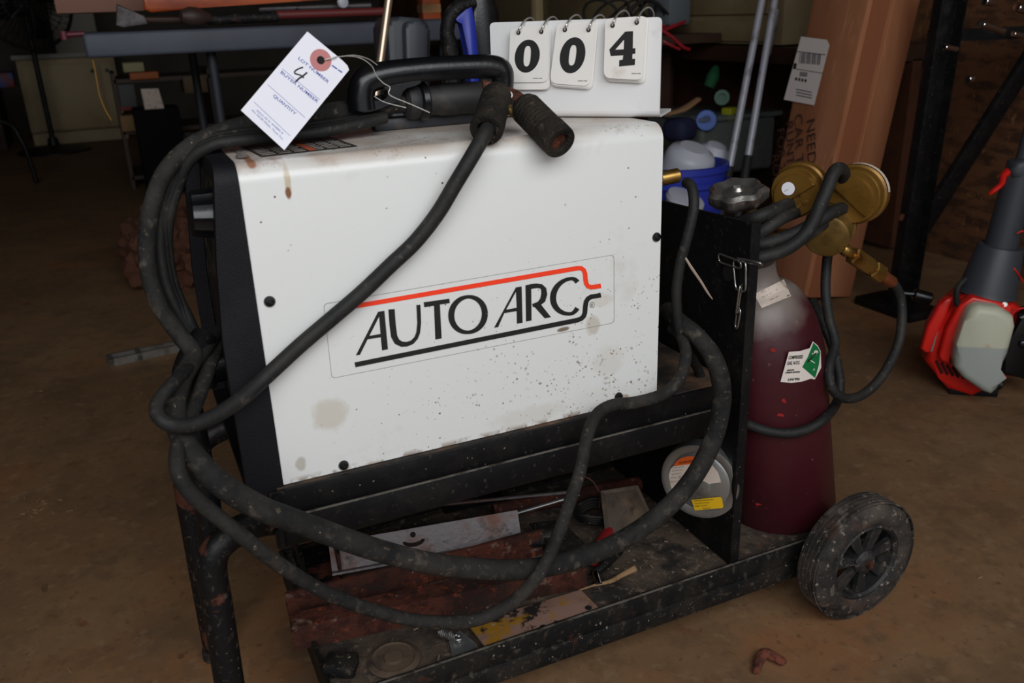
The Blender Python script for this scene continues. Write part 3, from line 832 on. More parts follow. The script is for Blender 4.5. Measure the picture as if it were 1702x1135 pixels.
    join_text([('-- - ---', .0075, p0 - fw * .001, u, v, dict(sx=1, lift=.002)), ('--- --', .0075, p1 - fw * .001, u, v, dict(lift=.002))], 'stamped_words', ink_grey, tg)
    return t


def handcuff_chain():
    t = top('safety_chain', BM(), steel, 'thin steel link chain hanging on the black divider plate', 'chain')
    b = BM()
    def link(px, py, px2, py2, w, yy, r=.0013, xx=.5665):
        a = W(px, py, x=xx); c = W(px2, py2, x=xx); d = (c - a); L = d.length; d.normalize(); s = d.cross(Vector((1, 0, 0))).normalized() * w
        s = s * cos(yy) + Vector((-1, 0, 0)) * w * sin(yy)
        pts = [a + s, a + s + d * (L * .5), c + s * .8, c + d * .003, c - s * .8, c - s + d * -L * .5, a - s, a - d * .003]
        tube(b, pts, r, 5, 8, closed=True)
    link(1197, 429, 1229, 440, .0055, .2); link(1229, 436, 1231, 480, .0125, .1); link(1231, 478, 1225, 518, .004, 1.0); link(1228, 516, 1224, 542, .004, .2)
    link(1230, 432, 1262, 438, .004, .9)
    bm2 = t.data; bmesh.ops.recalc_face_normals(b, faces=b.faces); b.to_mesh(bm2); b.free()
    for p in bm2.polygons: p.use_smooth = True
    return t


def regulator():
    c = W(1386, 388, y=.055)
    t = thing('gas_regulator', c, 'brass gas regulator with two gold gauges seen from behind, black hose attached', 'regulator')
    away = (Vector((.42, .75, .30))).normalized()
    b = BM(); f0 = W(1372, 394, y=.02); e0 = f0 + Vector((.055, .035, .010))
    dd = (e0 - f0)
    lathe(b, [(.026, 0), (.0295, .002), (.030, .030), (.033, .031), (.033, .036), (.028, .037), (.028, .048), (.02, .05)], f0, Vector((.72, .55, .22)), 44)
    obj('regulator_body', b, brass_old, t)
    for (px, py, px2, py2, rr, ang, yy) in ((1321, 319, 1347, 306, .0345, 38, .045), (1416, 327, 1440, 313, .0385, -36, .015)):
        f = W(px, py, y=yy); ax_ = (W(px2, py2, y=yy + .035) - f).normalized(); D_ = .030
        b = BM(); R0 = rr * .94
        lathe(b, [(R0 * .93, -.001), (R0 * .97, .0005), (R0, .004), (R0, D_ * .55), (rr * 1.02, D_ * .6), (rr * 1.04, D_), (rr * .98, D_ + .003)], f, ax_, 56)
        g = obj('gauge', b, gold, t)
        # raised back pad and flat step across the case
        u, v, w = frame(ax_); u = RT - w * RT.dot(w); u.normalize(); v = UP - w * UP.dot(w); v = (v - u * v.dot(u)).normalized()
        A = radians(ang); s_ = u * cos(A) + v * sin(A); n_ = -u * sin(A) + v * cos(A)
        pts = []
        for k in range(25):
            a = pi * k / 24; pts.append(f - w * .001 + (s_ * cos(a) + n_ * sin(a)) * R0 * .86 + n_ * (-.006))
        b = prism(pts, -w, .006, .0015, 2)
        obj('back_step', b, gold, g, angle=30)
        for k in (-1, 1):
            p = f - w * .0012 - n_ * R0 * .55 + s_ * k * .0045
            b = BM(); cyl(b, p, p - w * .003, .0026, seg=12); obj('gauge_screw', b, brass, g)
        if ang > 0:
            p = f - w * .0074 + n_ * R0 * .28 + s_ * -.004 + u * .002; b = BM(); cyl(b, p, p - w * .0006, .0085, seg=28); stt = obj('round_sticker', b, paper, g)
            text('---', 'sticker_print', .0065, ink_grey, p - w * .0008 - s_ * .006 - n_ * .002, s_, n_, stt, lift=.0003)
        else:
            b = BM(); k_ = 14; A1 = []; A2 = []
            for k in range(k_ + 1):
                a = radians(10 + 95 * k / k_); dr = (u * cos(a) + v * sin(a)) * (rr * 1.045); A1.append(b.verts.new(f + dr + w * D_ * .64)); A2.append(b.verts.new(f + dr + w * D_ * .96))
            for k in range(k_): b.faces.new((A1[k], A1[k + 1], A2[k + 1], A2[k]))
            obj('rim_sticker', b, paper_dirty, g)
        b = BM(); cyl(b, f + w * .015, c + Vector((0, .01, 0)), .008); obj('gauge_stem', b, brass_old, g)
    # outlet fittings toward lower right
    a = W(1400, 412, y=.03); e = W(1484, 470, y=.03); d = (e - a).normalized(); L = (e - a).length
    b = BM(); lathe(b, [(.006, 0), (.0085, .004), (.0085, .010), (.0065, .012), (.0065, L * .3)], a, d, 24); obj('outlet_stem', b, brass, t)
    b = BM(); lathe(b, [(.010, L * .18), (.0125, L * .2), (.0125, L * .5), (.010, L * .52)], a, d, 6); obj('hex_nut', b, brass, t, smooth=False)
    b = BM(); lathe(b, [(.010, L * .50), (.0105, L * .56), (.009, L * .6)], a, d, 24); obj('collar', b, brass, t)
    b = BM(); lathe(b, [(.011, L * .56), (.013, L * .58), (.013, L * .74), (.011, L * .76)], a, d, 6); obj('hex_nut', b, brass, t, smooth=False)
    b = BM(); lathe(b, [(.008, L * .76), (.0085, L * .8), (.0085, L * .98), (.0075, L)], a, d, 24); obj('hose_ferrule', b, M('copper', (196, 120, 84), .35, .9), t)


cylinder_(); handcuff_chain(); regulator()


# ------------------------------------------------------------------ hoses and cables
def P_(lst): return [W(a, b_, y=c) for a, b_, c in lst]


def hose(name, lst, r, mat, label, cat='cable', pre=(), post=(), group=None, seg=16):
    b = BM(); tube(b, list(pre) + P_(lst) + list(post), r, 12, seg)
    return top(name, b, mat, label, cat, group)


# clamp lead hanging over the side panel
hose('clamp_cable', [(815, 205, .012), (806, 222, -.012), (783, 262, -.022), (757, 305, -.022), (727, 355, -.018), (690, 402, -.015), (650, 440, -.014), (605, 483, -.013),
                     (560, 522, -.013), (500, 573, -.014), (440, 628, -.018), (395, 667, -.034), (352, 694, -.050), (312, 708, -.060), (278, 704, -.064),
                     (260, 685, -.055), (266, 662, -.042), (290, 634, -.025), (322, 604, .02), (344, 580, .045), (362, 553, .08), (384, 536, .12)], [.0078] * 12 + [.0076, .0074, .007, .0066, .0064, .0062, .0062, .0062, .0062, .0062, .0062], rubber_clean,
     'black clamp cable running diagonally across the white side panel')
# thick gun cable: from the gun, round the front, and in a big loop below
hose('gun_cable', [(690, 170, .138), (640, 174, .138), (590, 181, .136), (540, 189, .132), (480, 196, .128), (420, 205, .118), (360, 222, .105), (310, 248, .095),
                   (272, 290, .088), (252, 345, .08), (244, 400, .075), (248, 455, .068), (266, 510, .06), (298, 556, .045), (322, 590, .03),
                   (303, 628, .0), (291, 672, -.020), (300, 722, -.044), (330, 768, -.070), (372, 808, -.084), (430, 843, -.086), (490, 866, -.086),
                   (550, 888, -.086), (620, 912, -.086), (700, 933, -.086), (780, 944, -.086), (860, 947, -.084), (930, 937, -.082), (1000, 914, -.078), (1060, 882, -.072),
                   (1115, 838, -.066), (1158, 785, -.062), (1188, 722, -.056), (1200, 655, -.048), (1188, 600, -.036), (1160, 560, -.016), (1130, 535, .01), (1110, 515, .06)],
     [.0108] * 5 + [.0098, .0088] + [.0084] * 6 + [.0086, .0090, .0095, .010, .0105, .011] + [.0115] * 16 + [.0108, .0105, .0105], rubber,
     'thickest black cable, looping round the left end and along below the tray', seg=20)
# power cord: down from the rear, over the tray rail and round in a low loop
hose('power_cord', [(1118, 545, .03), (1132, 560, .0), (1140, 590, -.02), (1130, 628, -.035), (1104, 654, -.040), (1060, 668, -.040), (1016, 674, -.040), (990, 692, -.042),
                    (975, 730, -.048), (965, 780, -.06), (945, 840, -.080), (927, 890, -.100), (902, 945, -.108), (870, 985, -.106), (830, 1014, -.100), (780, 1032, -.094),
                    (700, 1032, -.08), (620, 1014, -.084), (540, 984, -.088), (470, 942, -.092), (405, 893, -.096), (345, 845, -.094), (308, 808, -.09),
                    (294, 770, -.08), (300, 730, -.05), (325, 672, -.01), (342, 625, .02), (356, 590, .05), (378, 560, .09)], .0072, rubber,
     'dusty black power cord making the lowest loop beneath the tray')
# slimmer strands of the coiled lead on top and around the left end
for k, (dx, dy, dd, lab) in enumerate((((0, 0, 0, 'outermost slim black cord of the coil around the front end')),
                                       (6, 6, .012, 'middle slim black cord of the coil around the front end'),
                                       (13, 11, .024, 'innermost slim black cord of the coil around the front end'))):
    hose('coiled_cord', [(640, 190 + dy * .6, .135 - dd), (600, 198 + dy * .7, .125 - dd), (540, 207 + dy, .115 - dd), (470, 215 + dy, .108 - dd), (400, 222 + dy, .1 - dd), (350, 232 + dy, .097 - dd * .7),
                         (310 + dx * .3, 258 + dy, .097 - dd * .3), (283 + dx, 305 + dy * .5, .10), (268 + dx, 360, .10), (266 + dx, 420, .095 + dd * .4), (278 + dx, 480, .09 + dd * .4), (306 + dx * .8, 536, .085),
                         (338, 585, .08 + dd * .3), (352, 640, .09 + dd)], .0058, rubber_clean, lab, group='slim cords coiled around the machine front')
# gas hose from the rear fitting down behind the machine
hose('gas_hose', [(1140, 303, .026), (1150, 312, .012), (1153, 345, .0), (1142, 395, -.002), (1130, 440, .0), (1124, 490, .0), (1128, 540, .0), (1138, 575, .005), (1158, 610, .02), (1180, 660, .05)], .0062, rubber_clean,
     'thin black gas hose on the brass fitting at the machine rear', 'hose')
b = BM(); tube(b, P_([(1139, 428, -.006), (1150, 446, -.008), (1165, 468, -.008), (1176, 486, -.008), (1184, 497, -.006)]), [.0012, .0018, .0016, .0014, .0006], 5, 6)
top('dry_stem', b, M('pale_stem', (170, 150, 136), .8), 'pale dry plant stem caught on the gas hose before the divider plate', 'stem')
hose('regulator_hose', [(1484, 470, .03), (1496, 492, .028), (1499, 530, .02), (1492, 575, .01), (1466, 625, -.005), (1435, 655, -.012), (1405, 662, -.014), (1383, 645, -.012), (1378, 610, .0), (1388, 570, .02),
                        (1378, 530, .04), (1372, 480, .06), (1376, 420, .075), (1380, 400, .09)], .0068, rubber_clean,
     'black hose curving from the brass fittings in a loop right of the cylinder', 'hose')
ringp = []
for px, py in ((1222, 696), (1245, 706), (1275, 716), (1310, 720), (1345, 712), (1372, 694)):
    ringp.append(cyl_pt(px, py, CR + .0078))
b = BM(); tube(b, [W(1190, 660, y=-.01), ] + ringp + [W(1391, 668, y=.03), W(1396, 635, y=.045), W(1388, 590, y=.06), W(1372, 545, y=.08), W(1350, 500, y=.12)], .0068, 10, 16)
top('cylinder_hose', b, rubber_clean, 'black hose passing across the middle of the maroon cylinder', 'hose')
# hose bundle looped between plate and gauges
BL = [[(1225, 425, .04), (1262, 428, .01), (1310, 412, -.0), (1345, 380, -.002), (1368, 330, -.002), (1388, 284, .006), (1402, 288, .02), (1395, 320, .04)],
      [(1225, 405, .05), (1270, 405, .02), (1320, 388, .01), (1355, 370, .008), (1385, 352, .012), (1405, 345, .03)],
      [(1222, 372, .07), (1255, 362, .03), (1290, 348, .03), (1320, 335, .06)],
      [(1225, 395, .06), (1260, 388, .03), (1300, 362, .025), (1335, 348, .06)],
      [(1225, 418, .05), (1270, 420, .03), (1320, 404, .02), (1362, 375, .02), (1395, 356, .04)]]
for k, (bl, lab) in enumerate(zip(BL, ('frontmost hose loop rising between the two gold gauges', 'hose loop passing just below the raised front loop',
                                       'topmost hose strand reaching behind the left gauge', 'second hose strand from the top behind the left gauge',
                                       'lowest hose strand over the cylinder neck'))):
    hose('hose_loop', bl, .0085, rubber_clean, lab, 'hose', group='hose loops hung over the cylinder valve')


# ------------------------------------------------------------------ gun and clamp
def gun():
    a = W(676, 170, y=.138); e = W(812, 160, y=.138)
    t = thing('welding_gun', a, 'dark welding gun handle lying under the carrying handle', 'welding gun')
    d = e - a; L = d.length
    b = BM(); lathe(b, [(.013, -.004), (.0185, 0), (.0195, .006), (.0185, .012), (.0165, .016), (.0165, .035), (.018, .04), (.0175, L - .01), (.014, L)], a, d, 32)
    obj('gun_body', b, M('charcoal_plastic', (34, 33, 33), .6, 0, [((70, 60, 52), 30, .55, .75)]), t)
    b = BM(); lathe(b, [(.019, .013), (.0215, .015), (.0215, .021), (.019, .023)], a, d, 32); obj('collar', b, plastic_black, t)


gun()


def clamp():
    a0 = W(808, 217, y=-.004); a1 = W(827, 157, y=.055)
    b0 = W(932, 238, y=-.034); b1 = W(871, 177, y=.028)
    t = thing('ground_clamp', (a1 + b1) / 2, 'rusty copper work clamp with two ribbed black rubber grips hooked over the handle end', 'clamp')

    def grip(o, e, r):
        d = e - o; L = d.length; b = BM(); pr = [(r * .52, .018), (r * .52, .002), (r * .60, 0), (r * .95, 0), (r, .003)]
        n = 13; s = .026
        pr += [(r, s * .8), (r * .94, s)]
        while s < L - .004:
            pr += [(r * .93, s), (r * .97, s + .0012), (r * .97, s + .0032), (r * .93, s + .0044)]; s += .0052
        pr += [(r * .86, L), (r * .3, L + .001)]
        lathe(b, pr, o, d, 40, cap=True); return b
    obj('grip', grip(a0, a1, .0172), grip_m, t, angle=60); g2 = obj('grip', grip(b0, b1, .0178), grip_m, t, angle=60)
    b = BM(); d = (b1 - b0).normalized(); cyl(b, b0 + d * .004, b0 + d * .02, .0090, .0088); obj('copper_lining', b, copper_rust, t)
    # jaws: folded copper channels meeting near the handle end
    b = BM(); p = [W(812, 140, y=.07), W(838, 142, y=.065), W(862, 150, y=.05), W(884, 166, y=.03), W(876, 180, y=.026), W(856, 166, y=.04), W(832, 156, y=.055), W(812, 152, y=.065)]
    prism(p, (0, 1, .1), .006, .0015, 2, b); obj('jaw', b, copper_rust, t, angle=20)
    b = BM(); p = [W(803, 134, y=.06), W(818, 136, y=.06), W(838, 150, y=.05), W(846, 172, y=.04), W(832, 174, y=.04), W(808, 166, y=.05)]
    prism(p, (0, 1, .1), .007, .0015, 2, b); obj('jaw', b, copper_rust, t, angle=20)
    b = BM(); s = W(838, 175, y=.03); e = W(852, 186, y=.03)
    pts = []
    for k in range(60): pts.append(s + Vector((.006 * sin(k * .75), .006 * cos(k * .75), 0)) + (e - s) * (k / 59) * 1.4)
    tube(b, pts, .0013, 2, 6); obj('spring', b, brass_old, t)
    b = BM(); cyl(b, W(846, 158, y=.04), W(846, 158, y=.075), .004); obj('pivot_pin', b, steel, t)


clamp()


# ------------------------------------------------------------------ lot tag and number stand
def lot_tag():
    yt = .040
    # leans back a little against the cord coil
    n = Vector((0.1, -.98, .12)).normalized(); p0 = W(475, 248, y=yt)
    def T(px, py): return WP(px, py, p0, n)
    t = thing('lot_tag', p0, 'white paper lot tag with blue print and a handwritten 4, tied to the handle', 'tag')
    def C(cx, cy): return (395 + cx / 5.405, 45 + cy / 5.405)
    out = [C(625, 40), C(940, 300), C(985, 345), C(1000, 385), C(418, 1105), C(28, 748)]
    b = BM(); slab(b, [T(*c) for c in out], n, .0004); card = obj('card', b, paper, t, smooth=False)
    o = T(475, 248); ul = T(400, 184); u = -(ul - o).normalized()   # text runs from left edge to right edge, downwards to the right
    vdir = (T(582, 120) - T(475, 248)).normalized()
    e = T(*C(745, 298)) + n * .0006
    def rng(r, k=36): return [e + (u * cos(2 * pi * i / k) + vdir * sin(2 * pi * i / k)) * r for i in range(k)]
    b = BM(); ring_strip(b, rng(.0105), rng(.0038), n, 0); obj('eyelet_ring', b, eyelet_m, card, smooth=False)
    b = BM(); slab(b, rng(.0039), n, .0001); obj('eyelet_hole', b, M('hole_dark', (30, 18, 16), .9), card, smooth=False)
    sc = (T(*C(625, 40)) - T(*C(28, 748))).length / 926   # metres per crop px
    def L(s, cx, cy, cx2, cy2, h, bold=0):
        a = T(*C(cx, cy)) + n * .0005; c = T(*C(cx2, cy2)) + n * .0005
        size = h * sc * 1.38; w = (c - a).length
        return [s, size, a, c - a, vdir, w, bold]
    items = [L('LOT NUMBER', 536, 285, 808, 505, 27, .00004), L('BUYER NUMBER', 378, 410, 712, 682, 27, .00004), L('QUANTITY', 312, 620, 512, 792, 27, .00004),
             L('SOLD AS IS, WHERE IS', 165, 752, 400, 962, 16), L('ALL SALES FINAL. Thank You', 122, 748 + 0, 400, 1012, 16)]
    res = []
    for s, size, a, uu, vv, w, bold in items:
        # measure, then fit the width
        o_ = text(s, 'm', size, ink_blue, (0, 0, 0), (1, 0, 0), (0, 1, 0), None); wd_ = max(q.co.x for q in o_.data.vertices)
        me = o_.data; bpy.data.objects.remove(o_); bpy.data.meshes.remove(me)
        if s.startswith('rowland'): s = '......... ....'
        res.append((s, size, a, uu, vv, dict(bold=bold, sx=w / wd_, lift=-.0 + .0002)))
    # text frame: u x v must face the camera
    fix = []
    for s, size, a, uu, vv, kw in res: fix.append((s, size, a, uu, vv, kw))
    join_text(fix, 'printed_words', ink_blue, card)
    b = BM()
    for (x0, y0, x1, y1) in ((400, 375, 735, 652), (270, 518, 605, 815), (145, 672, 470, 978)):
        a = T(*C(x0, y0)); c = T(*C(x1, y1)); v_ = vdir * .00018
        slab(b, [a - v_ + n * .0005, c - v_ + n * .0005, c + v_ + n * .0005, a + v_ + n * .0005], n, .0001)
    for (x0, y0, x1, y1) in ((845, 344, 893, 378), (900, 384, 938, 408)):
        a = T(*C(x0, y0)); c = T(*C(x1, y1)); v_ = vdir * .0007
        slab(b, [a - v_ + n * .0005, c - v_ + n * .0005, c + v_ + n * .0005, a + v_ + n * .0005], n, .0001)
    obj('ruled_lines', b, ink_blue, card, smooth=False)
    b = BM()
    tube(b, [T(*C(*c)) + n * .0006 for c in ((585, 362), (545, 375), (512, 398), (515, 418), (560, 432), (592, 456))], .0007, 6, 6)
    tube(b, [T(*C(*c)) + n * .0006 for c in ((622, 408), (585, 438), (545, 465), (520, 490))], .0008, 6, 6)
    obj('handwritten_four', b, ink, card)
    # wire
    b = BM()
    wire = [T(*C(775, 298)) + n * .002, T(*C(860, 275)) + n * .003] + P_([(565, 94, .06), (590, 92, .075), (612, 98, .09), (627, 108, .10)])
    tube(b, wire, .0006, 8, 6)
    wire = [T(*C(775, 296)) + n * .0025] + P_([(575, 93, .075), (600, 97, .08), (618, 110, .09), (625, 125, .095), (637, 138, .097), (648, 145, .098), (646, 155, .098), (655, 162, .098), (680, 172, .097), (714, 187, .095)])
    tube(b, wire, .0006, 8, 6)
    tube(b, P_([(622, 160, .10), (640, 170, .10), (675, 179, .098)]), .0005, 8, 6)
    obj('tie_wire', b, M('white_wire', (210, 206, 200), .4, .5), t)


lot_tag()


def number_stand():
    q = W(1096, 196, z=ZT + .001); d = Vector((cos(radians(-45)), sin(radians(-45)), 0)); n = Vector((d.y, -d.x, 0)).normalized()
    if n.dot(CAM - q) < 0: n = -n
    def S(px, py, k=0): return WP(px, py, q + n * k, n)
    t = thing('number_stand', (q.x - .1 * d.x, q.y - .1 * d.y, ZT + .001), 'white plastic stand for flip number cards on top of the welder', 'sign')
    hz = S(1103, 28).z
    Lw = (S(814, 45) - q).dot(d)
    back = -n
    b = BM()
    # L-shaped: upright with rounded top corners and a foot bent backwards
    rr = .006
    up = [(0, .008), (0, hz - q.z - .0), (Lw, hz - q.z - .0), (Lw, .008)]
    pts = [q + d * a + Vector((0, 0, h)) for a, h in rounded([Vector(c) for c in up], [0, rr, rr, 0])]
    slab(b, pts, back, .003)
    obj('board', b, white_board, t, smooth=False)
    b = BM(); prof = [(0, .008)] + [(.008 - .008 * cos(a), .008 - .008 * sin(a)) for a in [pi / 2 * k / 6 for k in range(1, 7)]] + [(.070, 0), (.070, .003)] + [(.008 - .005 * cos(a), .008 - .005 * sin(a)) for a in [pi / 2 * k / 6 for k in range(6, -1, -1)]]
    slab(b, [q + back * a + Vector((0, 0, h)) for a, h in prof], -d if Lw < 0 else d, abs(Lw)); obj('foot', b, white_board, t, angle=30)
    # the three stacks of cards hang on rings
    def C(cx, cy): return (840 + cx / 6.304, 20 + cy / 6.304)
    cards = [([(55, 168), (462, 128), (455, 735), (30, 738)], 'zero', [(135, 215), (375, 205)]),
             ([(545, 118), (955, 95), (890, 778), (465, 745)], 'zero', [(622, 185), (870, 185)]),
             ([(1050, 68), (1475, 40), (1440, 712), (1030, 690)], 'four', [(1122, 140), (1375, 108)])]
    offs = [[(14, 82), (5, 75)], [(20, 34), (8, 20)], [(26, 34), (14, 20), (4, 8)]]
    labs = ['left stack of flip cards on the stand, showing 0 beside the carrying handle', 'middle stack of flip cards on the stand, showing 0', 'right stack of flip cards on the stand, showing 4']
    for (cs, dig, holes), of, lab in zip(cards, offs, labs):
        c0 = S(*C(*cs[3]), .01)
        k_ = thing('flip_cards', c0, lab, 'number cards', 'stacks of flip number cards')
        for i, (ox, oy) in enumerate(of):
            pts = [C(x + ox * (1 if j in (1, 2) else .6), y + (oy if j in (2, 3) else oy * .1)) for j, (x, y) in enumerate(cs)]
            b = BM(); slab(b, [S(p[0], p[1], .004 + .0018 * i) for p in rounded(pts, 11)], n, .0008); obj('card', b, card_m, k_, smooth=False)
        lf = .004 + .0018 * len(of)
        b = BM(); slab(b, [S(p[0], p[1], lf) for p in rounded([C(*c) for c in cs], [11, 9, 13, 13])], n, .0008); fc = obj('front_card', b, card_m, k_, smooth=False)
        lf2 = lf + .001
        b = BM()
        if dig == 'zero':
            cx, cy, rx, ry = ((229, 462, 131, 173) if cs[0][0] < 100 else (704, 453, 133, 189))
            sh = -.08 if cs[0][0] < 100 else -.12
            def el(a, s, s2): return C(cx + rx * s * cos(a) + sh * ry * s2 * -sin(a) * -1, cy + ry * s2 * sin(a) + rx * s * cos(a) * -.03)
            K_ = 48; o_ = []; i_ = []
            for k in range(K_):
                a = 2 * pi * k / K_; ca, sa = cos(a), sin(a)
                o_.append(S(*el(a, 1, 1), lf2))
                # narrow slot in the middle
                ix = cx + 36 * (abs(ca) ** .7) * (1 if ca > 0 else -1) - sh * 0; iy = cy + 107 * (abs(sa) ** .8) * (1 if sa > 0 else -1)
                i_.append(S(*C(ix + sh * (iy - cy) , iy), lf2))
            ring_strip(b, o_, i_, n, 0)
        else:
            def pl(pts): slab(b, [S(*C(*p), lf2) for p in pts], n, .0001)
            pl([(1255, 205), (1338, 200), (1335, 380), (1362, 378), (1362, 435), (1332, 440), (1330, 490), (1360, 488), (1356, 555), (1192, 570), (1193, 505), (1228, 500), (1236, 452), (1104, 462), (1090, 392)])
            obj('digit', b, ink, fc, smooth=False)
            b = BM(); slab(b, [S(*C(*p), lf2 + .0003) for p in [(1152, 395), (1243, 290), (1240, 390)]], n, .0001)
            obj('digit_counter', b, card_m, fc, smooth=False); b = None
        if b: obj('digit', b, ink, fc, smooth=False)
        for hx, hy in holes:
            px, py = C(hx, hy)
            h_ = S(px, py, lf + .002); topz = hz + .006
            p1 = S(px + 20, py - 17, 0); p1.z = hz + .004
            c_ = (h_ + p1) / 2
            pts = [S(px, py, lf + .002), S(px + 3, py - 8, lf + .006), S(px + 10, py - 17, .004) + Vector((0, 0, .0015)), S(px + 20, py - 20, -.004) + Vector((0, 0, .003)), S(px + 27, py - 17, -.010) + Vector((0, 0, .001)), S(px + 28, py - 8, -.014),
                   S(px + 20, py + 2, -.012), S(px + 8, py + 6, -.004)]
            b = BM(); tube(b, pts, .0011, 6, 8, closed=True); obj('ring', b, M('ring_steel', (200, 198, 194), .32, .8), k_)
            b = BM(); lathe(b, [(.0018, 0), (.0026, .0003)], h_ - n * .0008, n, 16); obj('punched_hole', b, M('hole_dark', (30, 18, 16), .9), fc)
        b = BM()
        X0, Y0 = {0: (290, 693), 1: (760, 720), 2: (1322, 643)}[cards.index((cs, dig, holes))]
        for x0, x1 in ((0, 52), (60, 96)): slab(b, [S(*C(X0 + a_, Y0 + b_), lf2) for a_, b_ in ((x0, -2), (x1, -2), (x1, 4), (x0, 4))], n, .0001)
        obj('small_print', b, ink_grey, fc, smooth=False)
    return t


number_stand()


# ------------------------------------------------------------------ wire spool cap on the divider plate
def spool():
    ctr = W(1162, 801, x=.545)
    ax_ = Vector((-.80, -.60, .05)).normalized(); rr = .0535
    t = thing('wire_spool', ctr, 'small silver wire spool with orange warning and yellow notice labels on the divider plate', 'spool')
    b = BM(); lathe(b, [(.010, -.0005), (rr * .72, 0), (rr * .78, .0015), (rr * .92, -.001), (rr, .000), (rr * 1.02, .003), (rr * 1.02, .022), (rr * .9, .024)], ctr, -ax_, 60)
    hub = obj('spool_flange', b, zinc, t)
    n = ax_; o = ctr + n * .0018

    def D(cx, cy, k=0): return WP(1100 + cx / 8.108, 730 + cy / 8.108, o + n * k, n)
    b = BM(); slab(b, [D(*c) for c in [(150, 365), (120, 400), (95, 480), (105, 560), (130, 660), (180, 670), (560, 610), (800, 580), (760, 450), (690, 360), (640, 300), (560, 300)]], n, .0003); lb = obj('warning_label', b, paper_dirty, hub, smooth=False)
    b = BM(); slab(b, [D(*c, .0004) for c in [(155, 360), (200, 290), (270, 250), (350, 228), (450, 232), (540, 260), (590, 300), (560, 315)]], n, .0003); ol = obj('orange_header', b, orange_m, lb, smooth=False)
    b = BM(); slab(b, [D(*c, .0004) for c in [(400, 815), (790, 775), (810, 800), (830, 900), (820, 925), (445, 958)]], n, .0003); yl = obj('yellow_notice', b, yellow_m, hub, smooth=False)
    def q(s, cx, cy, cx2, cy2, h):
        a = D(cx, cy, .001); c = D(cx2, cy2, .001); return (s, h / 8.108 * .00072 * 1.3, a, c - a, Vector((0, 0, 1)), dict(lift=.0006))
    join_text([q('WARNING', 235, 335, 450, 300, 44)], 'printed_words', ink, ol)
    join_text([q('Protect yourself', 160, 390, 440, 350, 20), q('and others. Read', 140, 430, 440, 390, 20), q('and understand', 135, 475, 440, 435, 20), q('this label.', 130, 525, 440, 485, 20), q('Fumes and gases', 130, 575, 440, 535, 20)], 'printed_words', ink_grey, lb)
    join_text([q('NOTICE: wire may be', 440, 838, 790, 805, 26), q('electrically live when', 445, 872, 790, 843, 22), q('trigger is pressed', 450, 905, 790, 880, 22), q('Keep clear', 560, 935, 790, 912, 22)], 'printed_words', ink, yl)
    b = BM(); c2 = D(560, 660); lathe(b, [(.011, 0), (.011, .003), (.006, .004)], c2 - n * .001, n, 24); obj('spool_hub', b, zinc, hub)


spool()

# ------------------------------------------------------------------ scrap and tools on the lower deck
ZD = .1042


